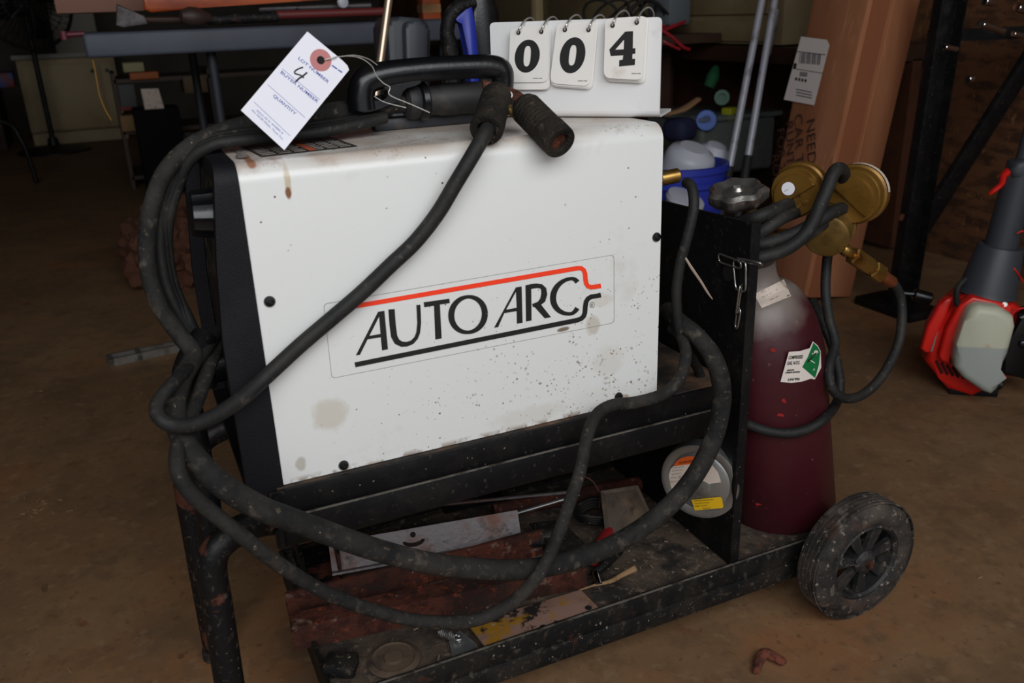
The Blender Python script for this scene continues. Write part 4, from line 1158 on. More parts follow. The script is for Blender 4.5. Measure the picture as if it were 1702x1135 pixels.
def deck_things():
    def Z(px, py, z=ZD): return W(px, py, z=z)
    up = Vector((0, 0, 1))

    def angle(name, pl, pr_, h, w, mat, lab, cat):
        "L section lying on the deck: front foot line from photo"
        a, c = Z(*pl), Z(*pr_); d = (c - a); L = d.length; d.normalize(); n = Vector((-d.y, d.x, 0))
        b = BM()
        prof = [(0, 0), (0, h), (w, h), (w, h - .004), (.004, h - .004), (.004, 0)]
        slab(b, [a + n * x + up * z for x, z in prof], d, L)
        return top(name, b, mat, lab, cat, smooth=False)
    angle('angle_iron', (488, 1082), (975, 976), .034, .030, rust, 'frontmost rusty angle iron lying along the lower deck', 'angle iron')
    a, c = Z(482, 1034), Z(905, 925); d = (c - a); L = d.length; d.normalize(); n = Vector((-d.y, d.x, 0))
    b = BM(); prof = [(0, .018), (0, .038), (.004, .038), (.004, .022), (.03, .022), (.03, 0), (.026, 0), (.026, .018)]
    slab(b, [a + n * (x + .006) + up * z for x, z in [(0, 0), (0, .040), (.004, .040), (.004, .004), (.034, .004), (.034, 0)]], d, L)
    top('angle_iron', b, rust, 'rusty angle iron lying just behind the frontmost one', 'angle iron', smooth=False)
    # square channel stub
    o = Z(497, 992); dx = Vector((.93, -.08, 0)).normalized(); dy = Vector((.08, .93, 0)).normalized()
    o = Vector((.035, .205, ZD)); b = BM()
    for cx, cz, sx, sz in ((0, .024, .004, .048), (.048, .024, .004, .048), (.024, .002, .052, .004)):
        box(b, o + Vector((cx, .04, cz)), (sx, .09, sz))
    top('steel_channel', b, black_rusty, 'short dark steel channel standing at the left end of the lower deck', 'steel channel', smooth=False)
    # slotted grey plate: channel with crescent slot
    pl, pr_ = Z(552, 950, .112), Z(866, 893, .112); d = pr_ - pl; L = d.length; d.normalize(); n = Vector((-d.y, d.x, 0))
    u2 = (n * .45 + up * .89).normalized()
    h = .040
    b = BM()
    q = [pl, pr_, pr_ + u2 * h, pl + u2 * h]
    nn = d.cross(u2)
    outer = [pl + d * (L * s) + u2 * (h * r_) for s, r_ in ((0, 0), (.3, 0), (.45, 0), (.6, 0), (1, 0), (1, 1), (.6, 1), (.45, 1), (.3, 1), (0, 1))]
    prism(outer, nn, .003, 0, bm=b)
    box(b, (pl + pr_) / 2 + nn * .012 - u2 * .001, (L, .024, .003), axes(d, nn, u2))
    br = top('slotted_bracket', b, grey_rust, 'grey rust-tinged steel bracket with a crescent slot on the lower deck', 'bracket', smooth=False)
    nf = nn if nn.dot(CAM - pl) > 0 else -nn
    b = BM(); c0 = pl + d * (L * .43) + u2 * h * .58 + nf * .0035
    slab(b, [c0 + d * (.016 * cos(a)) + u2 * (.009 * sin(a)) for a in [pi + pi * k / 12 for k in range(13)]] + [c0 + d * (.011 * cos(a)) + u2 * (.003 * sin(a)) for a in [2 * pi - pi * k / 12 for k in range(13)]], nf, .0003)
    cc = c0 + u2 * .008; slab(b, [cc + (d * cos(a) + u2 * sin(a)) * .004 for a in [2 * pi * k / 16 for k in range(16)]], nf, .0003)
    obj('slot', b, M('deep_shadow_hole', (30, 14, 10), .9), br, smooth=False)
    # dark tapered tool (pry bar / pipe)
    a, c = Z(792, 918, .122), Z(925, 888, .124); b = BM(); tube(b, [a, a.lerp(c, .5), c], [.010, .013, .016], 6, 18)
    top('iron_pipe', b, black_dirty, 'short dark iron pipe beside the rusty angles on the deck', 'pipe')
    a, c = Z(650, 880, .125), Z(905, 862, .125)
    b = prism([Z(880, 872, .128), Z(930, 866, .128), Z(972, 905, .128), Z(930, 925, .128)], up, .003); top('black_plate', b, black_dirty, 'small black steel plate tilted among the scrap', 'plate', smooth=False)
    b = BM(); c = Z(757, 865, .104); box(b, c + Vector((.04, .05, .025)), (.095, .06, .05), yawm(-.05), .003)
    bx = top('battery_box', b, plastic_black, 'black plastic box lying under the tray', 'box')
    # rods
    b = BM(); cyl(b, Z(790, 873, .13), Z(962, 822, .15), .0028, seg=10); top('steel_rod', b, steel, 'thin bluish steel rod slanting under the tray', 'rod')
    b = BM(); cyl(b, Z(700, 842, .12), Z(945, 818, .13), .003, seg=10); top('steel_rod', b, grey_rust, 'long grey rod lying flat behind the slanting one', 'rod')
    b = BM(); cyl(b, Z(820, 850, .115), Z(1080, 800, .115), .012, seg=14); top('rusty_pipe', b, rust, 'rusty pipe at the back of the lower deck', 'pipe')
    # sheet plate leaning
    b = prism([Z(1008, 905, .11), Z(1090, 872, .11), W(1060, 808, z=.16), W(998, 818, z=.16)], up, .002)
    top('sheet_metal', b, M('brown_sheet', (78, 66, 56), .6, .4, [((110, 90, 72), 14, .5, .7), ((52, 42, 36), 40, .55, .7)], .3), 'flat brown sheet of metal leaning near the divider plate', 'sheet metal', smooth=False)
    # coil lump
    b = BM(); c = Z(985, 858, .118)
    for k in range(4): tube(b, [c + Vector((cos(a) * (.022 + .002 * k), sin(a) * (.022 + .001 * k), .004 * k + .004 * sin(2 * a))) for a in [2 * pi * i / 10 for i in range(10)]], .0032, 4, 8, closed=True)
    top('wire_coil', b, black_dirty, 'small dirty coil of wire on the deck', 'wire coil')
    b = BM(); tube(b, [Z(968, 790, .18), W(985, 800, z=.17), W(997, 822, z=.15), W(996, 845, z=.125)], .0012, 6, 6); top('copper_wire', b, copper_rust, 'thin orange wire curving down beside the spool', 'wire')
    # red clamp: body, black jaw, chrome screw
    t = thing('red_clamp', Z(975, 955), 'red handled clamp half under the big cable loop', 'clamp')
    b = BM(); tube(b, [Z(1022, 865, .12), Z(1000, 900, .12), Z(985, 935, .118)], [.007, .009, .008], 6, 12, flat=.7); obj('red_handle', b, M('dark_red_dip', (128, 26, 26), .5), t)
    b = BM(); tube(b, [Z(1030, 915, .116), Z(1005, 938, .116), Z(985, 955, .112)], [.006, .007, .005], 6, 12); obj('jaw', b, black_dirty, t)
    b = BM(); cyl(b, Z(990, 952, .118), Z(996, 972, .112), .005, seg=12); obj('screw', b, chrome, t)
    # stained plate with two holes
    P0 = [Z(778, 1040, .108), Z(965, 983, .108), Z(995, 1013, .108), Z(806, 1077, .108)]
    sm = M('stained_plate', (150, 118, 104), .6, .2, [((108, 80, 66), 12, .5, .66), ((160, 116, 34), 16, .53, .58), ((40, 36, 34), 30, .56, .62), ((180, 160, 150), 60, .64, .72)], .3)
    b = prism(P0, up, .003); pt = top('stained_plate', b, sm, 'pinkish steel plate with yellow and black stains at the deck edge', 'plate', smooth=False)
    b = BM()
    for px, py in ((903, 1042), (978, 1010)):
        c = Z(px, py, .1115); slab(b, [c + Vector((cos(a), sin(a), 0)) * .0045 for a in [2 * pi * k / 18 for k in range(18)]], up, .0002)
    obj('bolt_hole', b, ink, pt, smooth=False)
    # twig
    b = BM(); tube(b, [Z(962, 981, .108), Z(990, 972, .112), Z(1015, 966, .113), Z(1035, 955, .113), Z(1055, 945, .114)], [.0012, .0018, .003, .0036, .005], 5, 8); top('twig', b, twig_m, 'pale dry twig lying on the lower deck', 'twig')
    # bright spring bracket
    t = thing('spring_bracket', Z(760, 1075), 'bright zinc bracket with a small coil spring at the deck front', 'bracket')
    b = prism([Z(745, 1060, .108), Z(765, 1050, .11), Z(792, 1072, .11), Z(796, 1080, .108), Z(752, 1095, .107)], up, .002, 0); obj('bracket_plate', b, zinc, t, smooth=False)
    b = BM(); s = Z(728, 1050, .116); e = Z(752, 1056, .116); tube(b, [s.lerp(e, k / 40) + Vector((0, cos(k * 1.2), sin(k * 1.2))) * .006 for k in range(41)], .0012, 2, 6); obj('spring', b, steel, t)
    b = BM(); tube(b, [Z(760, 1058, .114) + Vector((cos(a), sin(a), 0)) * (.002 + a * .0009) for a in [k * .5 for k in range(12)]], .0012, 3, 6); obj('hook', b, steel, t)
    # caked lumps
    b = BM(); c = Z(568, 1115); box(b, c + Vector((0, 0, .009)), (.038, .03, .018), yawm(-.5), .004); top('metal_block', b, black_dirty, 'small dusty metal block at the front left corner of the deck', 'metal block')
    b = BM(); c = Z(655, 1100); lathe(b, [(.03, 0), (.032, .004), (.026, .008), (.024, .006), (.012, .006), (.011, .009)], c, up, 36); top('cap_disc', b, M('dirt_caked', (84, 68, 54), .9, 0, [((50, 40, 32), 40, .5, .7)], .6), 'round dirt-caked disc beside the small metal block', 'disc')
    # dry litter
    b = BM(); rnd = random.Random(3)
    for k in range(110):
        x, y = rnd.uniform(.06, .74), rnd.uniform(-.02, .27)
        if k < 30: x = rnd.uniform(.4, .6); y = rnd.uniform(-.02, .08)
        a = rnd.uniform(0, pi); L = rnd.uniform(.002, .009); p = Vector((x, y, ZD + .0008)); dd = Vector((cos(a), sin(a), 0)) * L / 2
        tube(b, [p - dd, p + dd + Vector((0, 0, .001))], rnd.choice((.0004, .0005, .0012)), 1, 4, sm=False)
    tag(obj('dry_litter', b, M('dull_straw', (112, 98, 82), .9)), 'bits of dry straw and grit scattered over the lower deck', 'litter', kind='stuff')


deck_things()


# ------------------------------------------------------------------ things on the floor
def floor_things():
    # spirit level
    a, c = W(183, 610, z=.0), W(330, 578, z=.0); d = (c - a); L = d.length + .25; d.normalize(); n = Vector((-d.y, d.x, 0))
    t = thing('spirit_level', a, 'grey aluminium spirit level lying on the floor left of the cart', 'level')
    lm = M('aluminium_worn', (140, 136, 130), .45, .7, [((96, 88, 78), 20, .5, .7)])
    b = BM(); w = .045; th = .02
    for o_, s_ in ((0, .008), (w - .008, .008)): box(b, a + d * L / 2 + n * (o_ + s_ / 2) + Vector((0, 0, th / 2)), (L, s_, th), axes(d, n, Vector((0, 0, 1))))
    for s in (0, .07, .26, .31):
        box(b, a + d * (s + .006) + n * w / 2 + Vector((0, 0, th / 2)), (.012, w, th), axes(d, n, Vector((0, 0, 1))))
    obj('level_frame', b, lm, t, smooth=False)
    b = BM(); box(b, a + d * L / 2 + n * w / 2 + Vector((0, 0, .006)), (L - .004, w - .01, .004), axes(d, n, Vector((0, 0, 1)))); obj('web', b, M('level_web', (120, 96, 80), .6, .3), t, smooth=False)
    # crumpled cloth heap behind the front
    b = BM(); bmesh.ops.create_icosphere(b, subdivisions=5, radius=1); c = W(280, 478, z=0) + Vector((.03, .12, .0))
    from mathutils import noise
    for v in b.verts:
        p = v.co.copy(); k = 1 + .25 * noise.noise(p * 2.2) + .16 * noise.noise(p * 6) + .05 * noise.noise(p * 15)
        v.co = c + Vector((p.x * .15 * k, p.y * .22 * k, max(p.z * .17 * k + .10, .001)))
    top('cloth_heap', b, M('rust_brown_cloth', (84, 50, 32), .9, 0, [((84, 46, 30), 16, .45, .65)], .4, 90), 'crumpled rust-brown cloth heap on the floor behind the cable coil', 'cloth')
    # bark piece
    b = BM(); tube(b, [W(1257, 1118, z=.006), W(1262, 1098, z=.008), W(1272, 1086, z=.009), W(1288, 1092, z=.009), W(1305, 1102, z=.007)], [.004, .007, .008, .007, .005], 8, 12, flat=.8)
    for v in b.verts: v.co += Vector((noise.noise(v.co * 180), noise.noise(v.co * 180 + Vector((5, 5, 5))), noise.noise(v.co * 150))) * .0016
    top('bark_piece', b, M('red_brown_bark', (110, 56, 38), .85, 0, [((70, 36, 26), 60, .45, .65)], .8, 200), 'curled reddish brown piece of bark on the floor in front', 'bark')
    b = BM(); rnd = random.Random(5)
    for k in range(46):
        x, y = rnd.uniform(-.5, 1.9), rnd.uniform(-.35, 1.6)
        if k > 30: p = W(rnd.uniform(20, 130), rnd.uniform(825, 860), z=.001)
        else: p = Vector((x, y, .001))
        a = rnd.uniform(0, pi); L = rnd.uniform(.003, .012); dd = Vector((cos(a), sin(a), 0)) * L / 2
        tube(b, [p - dd, p + dd], .0009, 1, 4, sm=False)
    tag(obj('floor_grit', b, twig_m), 'pale grit and straw scattered on the concrete floor', 'litter', kind='stuff')


floor_things()


# ------------------------------------------------------------------ string trimmer
def trimmer():
    n = Vector((-.62, -.78, 0)).normalized(); P0 = Vector((1.54, .30, 0))
    def D(px, py, k=0): return WP(px, py, P0 + n * k, n)
    t = thing('string_trimmer', D(1620, 640), 'red and black string trimmer engine with white fuel tank standing at the right', 'string trimmer')
    b = prism([D(*c, -.13) for c in [(1524, 575), (1537, 535), (1556, 498), (1598, 462), (1622, 458), (1650, 474), (1680, 492), (1680, 540), (1660, 600), (1600, 632), (1560, 620), (1545, 600)]], n, .10, .015, 3)
    obj('engine_shroud', b, red_pl, t, angle=60)
    b = prism([D(*c, -.04) for c in [(1526, 572), (1537, 535), (1556, 500), (1568, 490), (1580, 488), (1566, 520), (1552, 548), (1542, 580), (1533, 578)]], n, .03, .006, 3); sh = obj('guard_rib', b, red_pl, t, angle=60)
    b = prism([D(*c, -.035) for c in [(1556, 584), (1568, 540), (1590, 500), (1612, 486), (1676, 500), (1677, 516), (1625, 505), (1600, 512), (1584, 545), (1576, 598), (1560, 592)]], n, .03, .006, 3); obj('guard_rib', b, red_pl, t, angle=60)
    b = prism([D(*c, -.034) for c in [(1534, 576), (1543, 545), (1558, 548), (1548, 582)]], n, .012, .001); obj('rating_label', b, M('grey_label', (120, 112, 108), .6), t, smooth=False)
    b = BM()
    for k in range(6):
        p, q = D(1556 + 9 * k, 600 + 3.4 * k, -.028), D(1566 + 9 * k, 620 + 2.2 * k, -.028); tube(b, [p, q], .003, 1, 8, sm=False)
    obj('cooling_slots', b, M('dark_red_slot', (50, 10, 8), .8), t)
    tkm = M('milky_tank', (206, 206, 184), .45, 0, [((176, 140, 96), 16, .62, .72)], trans=.1)
    zf = D(1625, 568).z; nt_ = tkm.node_tree; bs_ = nt_.nodes['Principled BSDF']; sc_ = bs_.inputs['Base Color'].links[0].from_socket
    sx_ = nt_.nodes.new('ShaderNodeSeparateXYZ'); nt_.links.new(nt_.nodes['Texture Coordinate'].outputs['Object'], sx_.inputs[0])
    mr_ = nt_.nodes.new('ShaderNodeMapRange'); mr_.inputs[1].default_value = zf + .002; mr_.inputs[2].default_value = zf - .002; nt_.links.new(sx_.outputs[2], mr_.inputs[0])
    mx_ = nt_.nodes.new('ShaderNodeMix'); mx_.data_type = 'RGBA'; nt_.links.new(mr_.outputs[0], mx_.inputs['Factor']); nt_.links.new(sc_, mx_.inputs['A']); mx_.inputs['B'].default_value = srgb((172, 178, 172)); nt_.links.new(mx_.outputs['Result'], bs_.inputs['Base Color'])
    b = prism([D(*c, -.02) for c in [(1577, 580), (1581, 558), (1594, 520), (1604, 502), (1618, 496), (1650, 500), (1674, 514), (1677, 530), (1665, 575), (1652, 598), (1647, 612), (1650, 630), (1638, 641), (1624, 636), (1592, 614), (1578, 596)]], n, .055, .017, 4)
    tk = obj('fuel_tank', b, tkm, t, angle=80)
    b = BM(); cyl(b, D(1648, 634, .0), D(1665, 640, .0), .013, bev=.003); obj('fuel_cap', b, plastic_black, tk)
    b = prism([D(*c, -.06) for c in [(1680, 512), (1720, 500), (1740, 560), (1735, 618), (1690, 615), (1655, 610), (1652, 600), (1668, 570)]], n, .05, .010, 3)
    ac = obj('air_cleaner_cover', b, plastic_black, t, angle=60)
    b = BM(); c = D(1700, 572, -.008); lathe(b, [(.008, .0), (.008, .004), (.005, .006)], c, n, 20); obj('cover_screw', b, plastic_black, ac)
    b = BM(); lathe(b, [(.060, 0), (.056, .01), (.045, .10), (.042, .105)], D(1640, 486, -.07), D(1667, 396, -.07) - D(1640, 486, -.07), 32); obj('clutch_housing', b, dark_grey, t)
    b = BM(); cyl(b, D(1660, 420, -.07), D(1702, 268, -.07), .032, .030); cyl(b, D(1702, 268, -.07), D(1745, 110, -.09), .017); obj('shaft', b, dark_grey, t)
    b = prism([D(*c, -.09) for c in [(1668, 276), (1680, 262), (1705, 255), (1740, 262), (1735, 300), (1702, 300), (1672, 290)]], n, .05, .012, 3); gp = obj('grip', b, dark_grey, t, angle=60)
    b = BM(); tube(b, [D(1678, 284, -.06), D(1668, 292, -.06), D(1664, 306, -.06), D(1650, 318, -.06), D(1644, 323, -.06)], [.013, .010, .008, .007, .004], 6, 12, flat=.7); obj('trigger', b, red_pl, gp)
    b = BM(); tube(b, [D(1606, 462, -.02), D(1592, 478, -.015), D(1590, 500, -.015), D(1598, 512, -.018)], .006, 6, 10); obj('choke_cable', b, rubber_clean, t)
    b = BM(); tube(b, [D(1500, 487, -.10), D(1525, 489, -.10)], .006, 2, 10); cyl(b, D(1518, 489, -.10), D(1548, 497, -.10), .014, bev=.003); obj('starter_grip', b, plastic_black, t)
    b = BM(); tube(b, [D(1672, 512, -.03), D(1690, 514, -.02), D(1715, 508, -.02)], .002, 5, 6); tube(b, [D(1680, 440, -.03), D(1690, 452, -.03), D(1702, 470, -.05)], .0016, 5, 6); tube(b, [D(1690, 388, -.03), D(1700, 384, -.03), D(1712, 386, -.04)], .0016, 5, 6); obj('trimmer_line', b, red_pl, t)
    b = BM(); cyl(b, D(1670, 506, -.012), D(1670, 506, -.006), .005, seg=12); obj('silver_screw', b, steel, t)
    b = BM(); q = D(1610, 640, -.08); box(b, Vector((q.x, q.y, .012)), (.10, .09, .024), yawm(-.67), .004); box(b, Vector((q.x, q.y, .05)), (.07, .06, .07), yawm(-.67), .004); obj('stand', b, plastic_black, t)


trimmer()


# ------------------------------------------------------------------ right hand background
def background_right():
    # cardboard carton leaning to the right
    B = W(1414, 494, z=0.002); T_ = W(1530, 0, y=B.y); U = (T_ - B).normalized(); wl = Vector((-U.z, 0, U.x))
    dv = Vector((0.02, 1, 0)).normalized(); wd_, dp, H = .185, .21, 1.45
    t = thing('cardboard_box', B, 'tall brown cardboard carton leaning against the right wall, with a shipping label', 'box')
    c = B + wl * wd_ / 2 + dv * dp / 2 + U * H / 2
    b = BM(); box(b, c, (wd_, dp, H), axes(-wl, dv, U), .004)
    cb = obj('carton', b, cardboard, t)
    b = BM(); f = B + wl * wd_ * .52 + U * H / 2 - dv * .0012
    box(b, f, (.0035, .002, H), axes(-wl, dv, U)); obj('flap_seam', b, M('carton_seam', (176, 116, 76), .8), cb)
    b = BM(); box(b, B + wl * wd_ * .75 + U * H * .5 - dv * .0006, (.06, .0016, H), axes(-wl, dv, U)); obj('packing_tape', b, M('paper_tape', (142, 84, 54), .6), cb)
    pL = B + wl * (wd_ + .0012)   # left face plane
    def D(px, py, k=0): return WP(px, py, pL + wl * k, wl)
    def E(cx, cy): return (1290 + cx / 4.2, 50 + cy / 4.2)
    b = BM(); slab(b, [D(*E(*q)) for q in [(175, 45), (355, 68), (372, 105), (265, 525), (55, 485)]], wl, .0006); lb = obj('shipping_label', b, M('label_dull', (216, 206, 202), .7), cb, smooth=False)
    b = BM()
    def bar(x0, y0, x1, y1, x2, y2, x3, y3): slab(b, [D(*E(*q), .001) for q in ((x0, y0), (x1, y1), (x2, y2), (x3, y3))], wl, .0002)
    for k in range(12):
        x = 168 + k * 12.5; bar(x, 158 + k * .9, x + (7 if k % 3 else 4), 158 + k * .9, x - 8 + (7 if k % 3 else 4), 232 + k * .9, x - 8, 232 + k * .9)
    bar(140, 146, 345, 170, 344, 175, 139, 151); bar(115, 265, 330, 300, 329, 304, 114, 269); bar(125, 230, 145, 232, 138, 272, 118, 268)
    for k in range(6): x = 168 + k * 9; bar(x, 290 + k, x + 5, 290 + k, x + 1, 322 + k, x - 4, 322 + k)
    for k in range(4): x = 135 + k * 22; bar(x, 330 + k * 4, x + 14, 332 + k * 4, x + 9, 352 + k * 4, x - 5, 350 + k * 4)
    for y in (410, 430, 450): bar(140, y, 250, y + 22, 249, y + 28, 139, y + 6)
    obj('barcode', b, ink, lb, smooth=False)
    dn = D(*E(160, 760)) - D(*E(175, 640)); rt = D(*E(230, 640)) - D(*E(150, 635))
    def w(s, cx, cy, h, ang=0):
        o = D(*E(cx, cy), .001); u = (-U + dv * (-.35)).normalized(); v = wl.cross(u)
        return (s, h, o, u, v, dict(lift=.001, sx=1.15))
    dvv = wl.cross(-U)
    for it in (w('NEED', 215, 625, .045), w('CAR TOP', 130, 590, .045), w('RUNT', 70, 640, .042), w('FOR 2009', 10, 690, .042), w('ROLL', -25, 870, .042)):
        join_text([it], 'marker_writing', M('marker_faded', (62, 34, 22), .8), cb)
    # telescopic poles
    for (a_, b_, c_, r, lab) in (((1278, -60), (1212, 280), (1196, 350), .0125, 'left one of two thin white metal poles leaning beside the carton'), ((1298, -60), (1243, 262), (1225, 350), .0125, 'right one of two thin white metal poles, with a black grip')):
        p0, p1 = W(*a_, y=1.5), W(*b_, y=1.35); d = (p1 - p0).normalized(); k = p1 + d * (p1.z / -d.z)
        t = thing('extension_pole', Vector((k.x, k.y, 0)), lab, 'pole', 'poles leaning beside the carton')
        b = BM(); cyl(b, p0, p1, r * .9); obj('tube', b, M('grey_painted_tube', (176, 176, 186), .4, .3, [((120, 118, 120), 20, .55, .7)]), t)
        b = BM(); cyl(b, p1 - d * .005, k - d * .002, r * 1.15); obj('handle_grip', b, rubber_clean, t)
        if 'right' in lab:
            b = BM(); q0 = W(1290, 18, y=1.47); q1 = W(1273, 92, y=1.44); cyl(b, q0, q1, r * 1.2); obj('locking_collar', b, zinc, t)
    # blue bucket with white tubs
    R_ = .150; rim = W(1126, 284, z=.38); vd = Vector((rim.x - CAM.x, rim.y - CAM.y, 0)).normalized(); c = rim + vd * R_; c.z = 0
    t = thing('blue_bucket', c, 'blue plastic bucket full of white tubs behind the welder', 'bucket')
    b = BM(); lathe(b, [(R_ * .82, 0), (R_ * .97, .36), (R_ * 1.03, .362), (R_ * 1.03, .38), (R_ * .97, .382), (R_ * .94, .36), (R_ * .8, .02)], c, (0, 0, 1), 48); bk = obj('bucket_body', b, blue_pl, t)
    b = BM(); lathe(b, [(R_ * 1.035, .325), (R_ * 1.035, .335)], c, (0, 0, 1), 48, cap=False); lathe(b, [(R_ * .99, .318), (R_ * 1.05, .322), (R_ * 1.05, .330), (R_ * .99, .334)], c, (0, 0, 1), 48, cap=False); obj('rim_band', b, blue_pl, bk)
    for (px, py, rr, lab) in ((1146, 262, .078, 'nearer round white plastic tub in the blue bucket'), (1184, 258, .055, 'smaller white tub behind the nearer one in the blue bucket')):
        p = W(px, py, y=c.y - .02 if rr > .06 else c.y + .06); b = BM()
        lathe(b, [(rr, -.07), (rr, .005), (rr * .96, .018), (rr * .86, .032), (rr * .6, .042), (rr * .56, .046), (rr * .2, .047)], p - Vector((0, 0, .01)), (0.1, -.35, .9), 36)
        top('white_tub', b, white_pl, lab, 'tub', 'white tubs in the blue bucket')
    b = BM(); p = W(1138, 334, y=1.22); lathe(b, [(.05, -.02), (.058, .0), (.055, .012), (.02, .018)], p, (0.2, -.4, .9), 36); lid = top('plastic_lid', b, white_pl, 'flat white plastic lid just under the brass fitting', 'lid')
    # crate that carries the odds and ends
    t = thing('wooden_crate', (1.75, 1.9, 0), 'dark brown wooden crate holding odds and ends under the cream cabinets', 'crate')
    b = BM(); box(b, (1.95, 1.95, .10), (.75, .60, .20), None, .004); obj('crate_box', b, dark_wood, t)
    b = BM(); box(b, (1.56, 1.64, .2), (.03, .03, .36)); obj('crate_post', b, dark_wood, t)
    # spools, cans
    def roll(px, py, y, rr, mat, lab, cat='spool', hole=.4, w=.05):
        p = W(px, py, y=y); ax_ = (CAM - p).normalized(); b = BM()
        lathe(b, [(rr * hole, w * .3), (rr * hole, 0), (rr * .95, 0), (rr, .003), (rr, w)], p, -ax_, 40, cap=True)
        return top(cat.replace(' ', '_'), b, mat, lab, cat), p, ax_
    _, p, ax_ = roll(1174, 200, 1.75, .036, M('bright_blue', (34, 92, 190), .4), 'bright blue thread spool facing forward in the clutter', 'spool', .45)
    _, p, ax_ = roll(1200, 162, 1.8, .028, M('dark_green', (18, 96, 70), .4), 'dark green spool above the blue one', 'spool', .5)
    b = BM(); p = W(1212, 190, y=1.8); box(b, p, (.05, .04, .05), yawm(.4), .006); top('yellow_packet', b, M('yellow_green', (170, 170, 30), .5), 'yellow and green packet beside the dark green spool', 'packet')
    b = BM(); tube(b, [W(1178, 145, y=1.9), W(1185, 128, y=1.9), W(1190, 112, y=1.92)], [.02, .024, .012], 5, 12); top('green_glove', b, M('green_cloth', (20, 84, 48), .8), 'dark green glove lying over the clutter', 'glove')
    b = BM(); tube(b, [W(1108, 190, y=1.7), W(1135, 182, y=1.72), W(1160, 165, y=1.75)], [.012, .018, .014], 6, 12, flat=.5); top('wooden_paddle', b, M('pale_wood', (150, 116, 84), .6), 'pale curved wooden piece beside the sign foot', 'wood')
    for i, (px, py, y, s, mt_, lab) in enumerate(((1130, 215, 1.75, (.10, .1, .08), M('navy_cloth', (24, 28, 60), .8), 'navy blue cloth bundle above the blue bucket'),)):
        b = BM(); box(b, W(px, py, y=y), s, yawm(.3), .03, 4); top('cloth_bundle', b, mt_, lab, 'cloth')
    t = thing('storage_tub', (1.98, 1.95, .2), 'clear plastic storage tub behind the poles', 'tub')
    gm = M('clear_plastic', (180, 190, 186), .2, 0, trans=.75)
    b = BM(); c = Vector((1.98, 1.95, .34)); box(b, c, (.34, .36, .20), None, .02, 3); obj('tub_body', b, gm, t)
    b = BM(); box(b, c + Vector((0, 0, .105)), (.37, .39, .018), None, .006); obj('tub_lid', b, gm, t)
    b = BM(); box(b, c + Vector((0, 0, -.03)), (.28, .30, .12), None, .02); obj('tub_contents', b, M('mixed_contents', (84, 80, 64), .8, 0, [((30, 30, 26), 20, .45, .6), ((120, 100, 70), 30, .55, .7)]), t)
    # workbench with cream cabinet
    t = thing('workbench', (2.2, 2.6, 0), 'dark wooden workbench along the right wall below the cream cabinets', 'workbench')
    b = BM(); box(b, (2.17, 2.9, .66), (.44, 3.2, .05)); obj('bench_top', b, dark_wood, t)
    b = BM(); box(b, (2.30, 2.9, .33), (.04, 3.2, .62)); obj('bench_back', b, M('brown_panel', (84, 46, 24), .7, 0, [((52, 28, 16), 5, .45, .65)]), t)
    for yy in (1.34, 2.3, 3.4, 4.4):
        b = BM(); box(b, (2.0, yy, .32), (.06, .06, .64)); obj('bench_leg', b, dark_wood, t)
    t = thing('cream_cabinet', (2.2, 2.6, .69), 'cream painted wooden cabinet standing on the workbench', 'cabinet')
    b = BM(); box(b, (2.19, 3.05, 1.05), (.38, 2.9, .72), None, .004); cab = obj('cabinet_body', b, cream, t)
    b = BM(); box(b, (1.995, 1.98, .735), (.012, .62, .07), None, .003); obj('drawer_front', b, cream, t)
    b = BM(); box(b, (1.995, 1.98, .98), (.012, .62, .38), None, .003); obj('door', b, cream, t)
    b = BM(); box(b, (1.995, 2.85, .93), (.012, .9, .46), None, .003); obj('door', b, cream, t)
    # grey bin and red cords by the cabinet
    b = BM(); c = W(1112, 20, y=2.05); box(b, c + Vector((0, 0, .03)), (.12, .12, .16), yawm(.2), .02); top('grey_bin', b, M('grey_blue_plastic', (98, 104, 110), .5), 'grey plastic bin hanging in front of the cream cabinet', 'bin')
    t = thing('red_cord_bundle', W(1000, 70, y=1.9), 'tangled bundle of red cord heaped behind the number stand', 'cord')
    b = BM(); rnd = random.Random(9)
    for k in range(9):
        c = W(930 + k * 22, 52, y=1.9); r1 = rnd.uniform(.04, .085)
        tube(b, [c + Vector((cos(a) * r1 * 1.6, sin(a) * r1 * .5 + k * .004, sin(a + k) * r1 * .45)) for a in [2 * pi * i / 8 for i in range(8)]], .0045, 5, 8, closed=True)
    obj('cord_loops', b, M('red_cord', (150, 22, 34), .5), t)
    b = BM(); tube(b, [W(1090, 45, y=1.88), W(1115, 60, y=1.86), W(1135, 78, y=1.85), W(1146, 82, y=1.85)], .006, 6, 8); tube(b, [W(1080, 50, y=1.9), W(1105, 70, y=1.86), W(1130, 82, y=1.85)], .005, 6, 8); obj('loose_end', b, M('red_cord', (150, 22, 34), .5), t)
    # something for the cords to lie on: low shelf board
    t = thing('shelf_board', (1.5, 2.0, .70), 'dark shelf board under the red cord bundle', 'shelf')
    b = BM(); box(b, (1.45, 2.03, .715), (1.0, .34, .03)); obj('board', b, dark_wood, t)
    for xx in (1.0, 1.9):
        b = BM(); box(b, (xx, 2.15, .35), (.04, .04, .70)); obj('board_leg', b, dark_wood, t)
    # black cords tangle and pale post
    b = BM()
    for k in range(7):
        c = W(1000 + k * 16, 25, y=2.0)
        tube(b, [c + Vector((cos(a) * .07, sin(a) * .03 + k * .003, sin(a * 1 + k * .7) * .05)) for a in [2 * pi * i / 8 for i in range(8)]], .005, 5, 8, closed=True)
    top('black_cord_bundle', b, rubber_clean, 'tangled black cords heaped above the red cord bundle', 'cord')
    b = BM(); box(b, W(893, 15, y=2.3) - Vector((0, 0, .1)), (.035, .03, .5), yawm(.3), .003); top('pale_post', b, cream, 'narrow pale wooden post behind the left number cards', 'post')
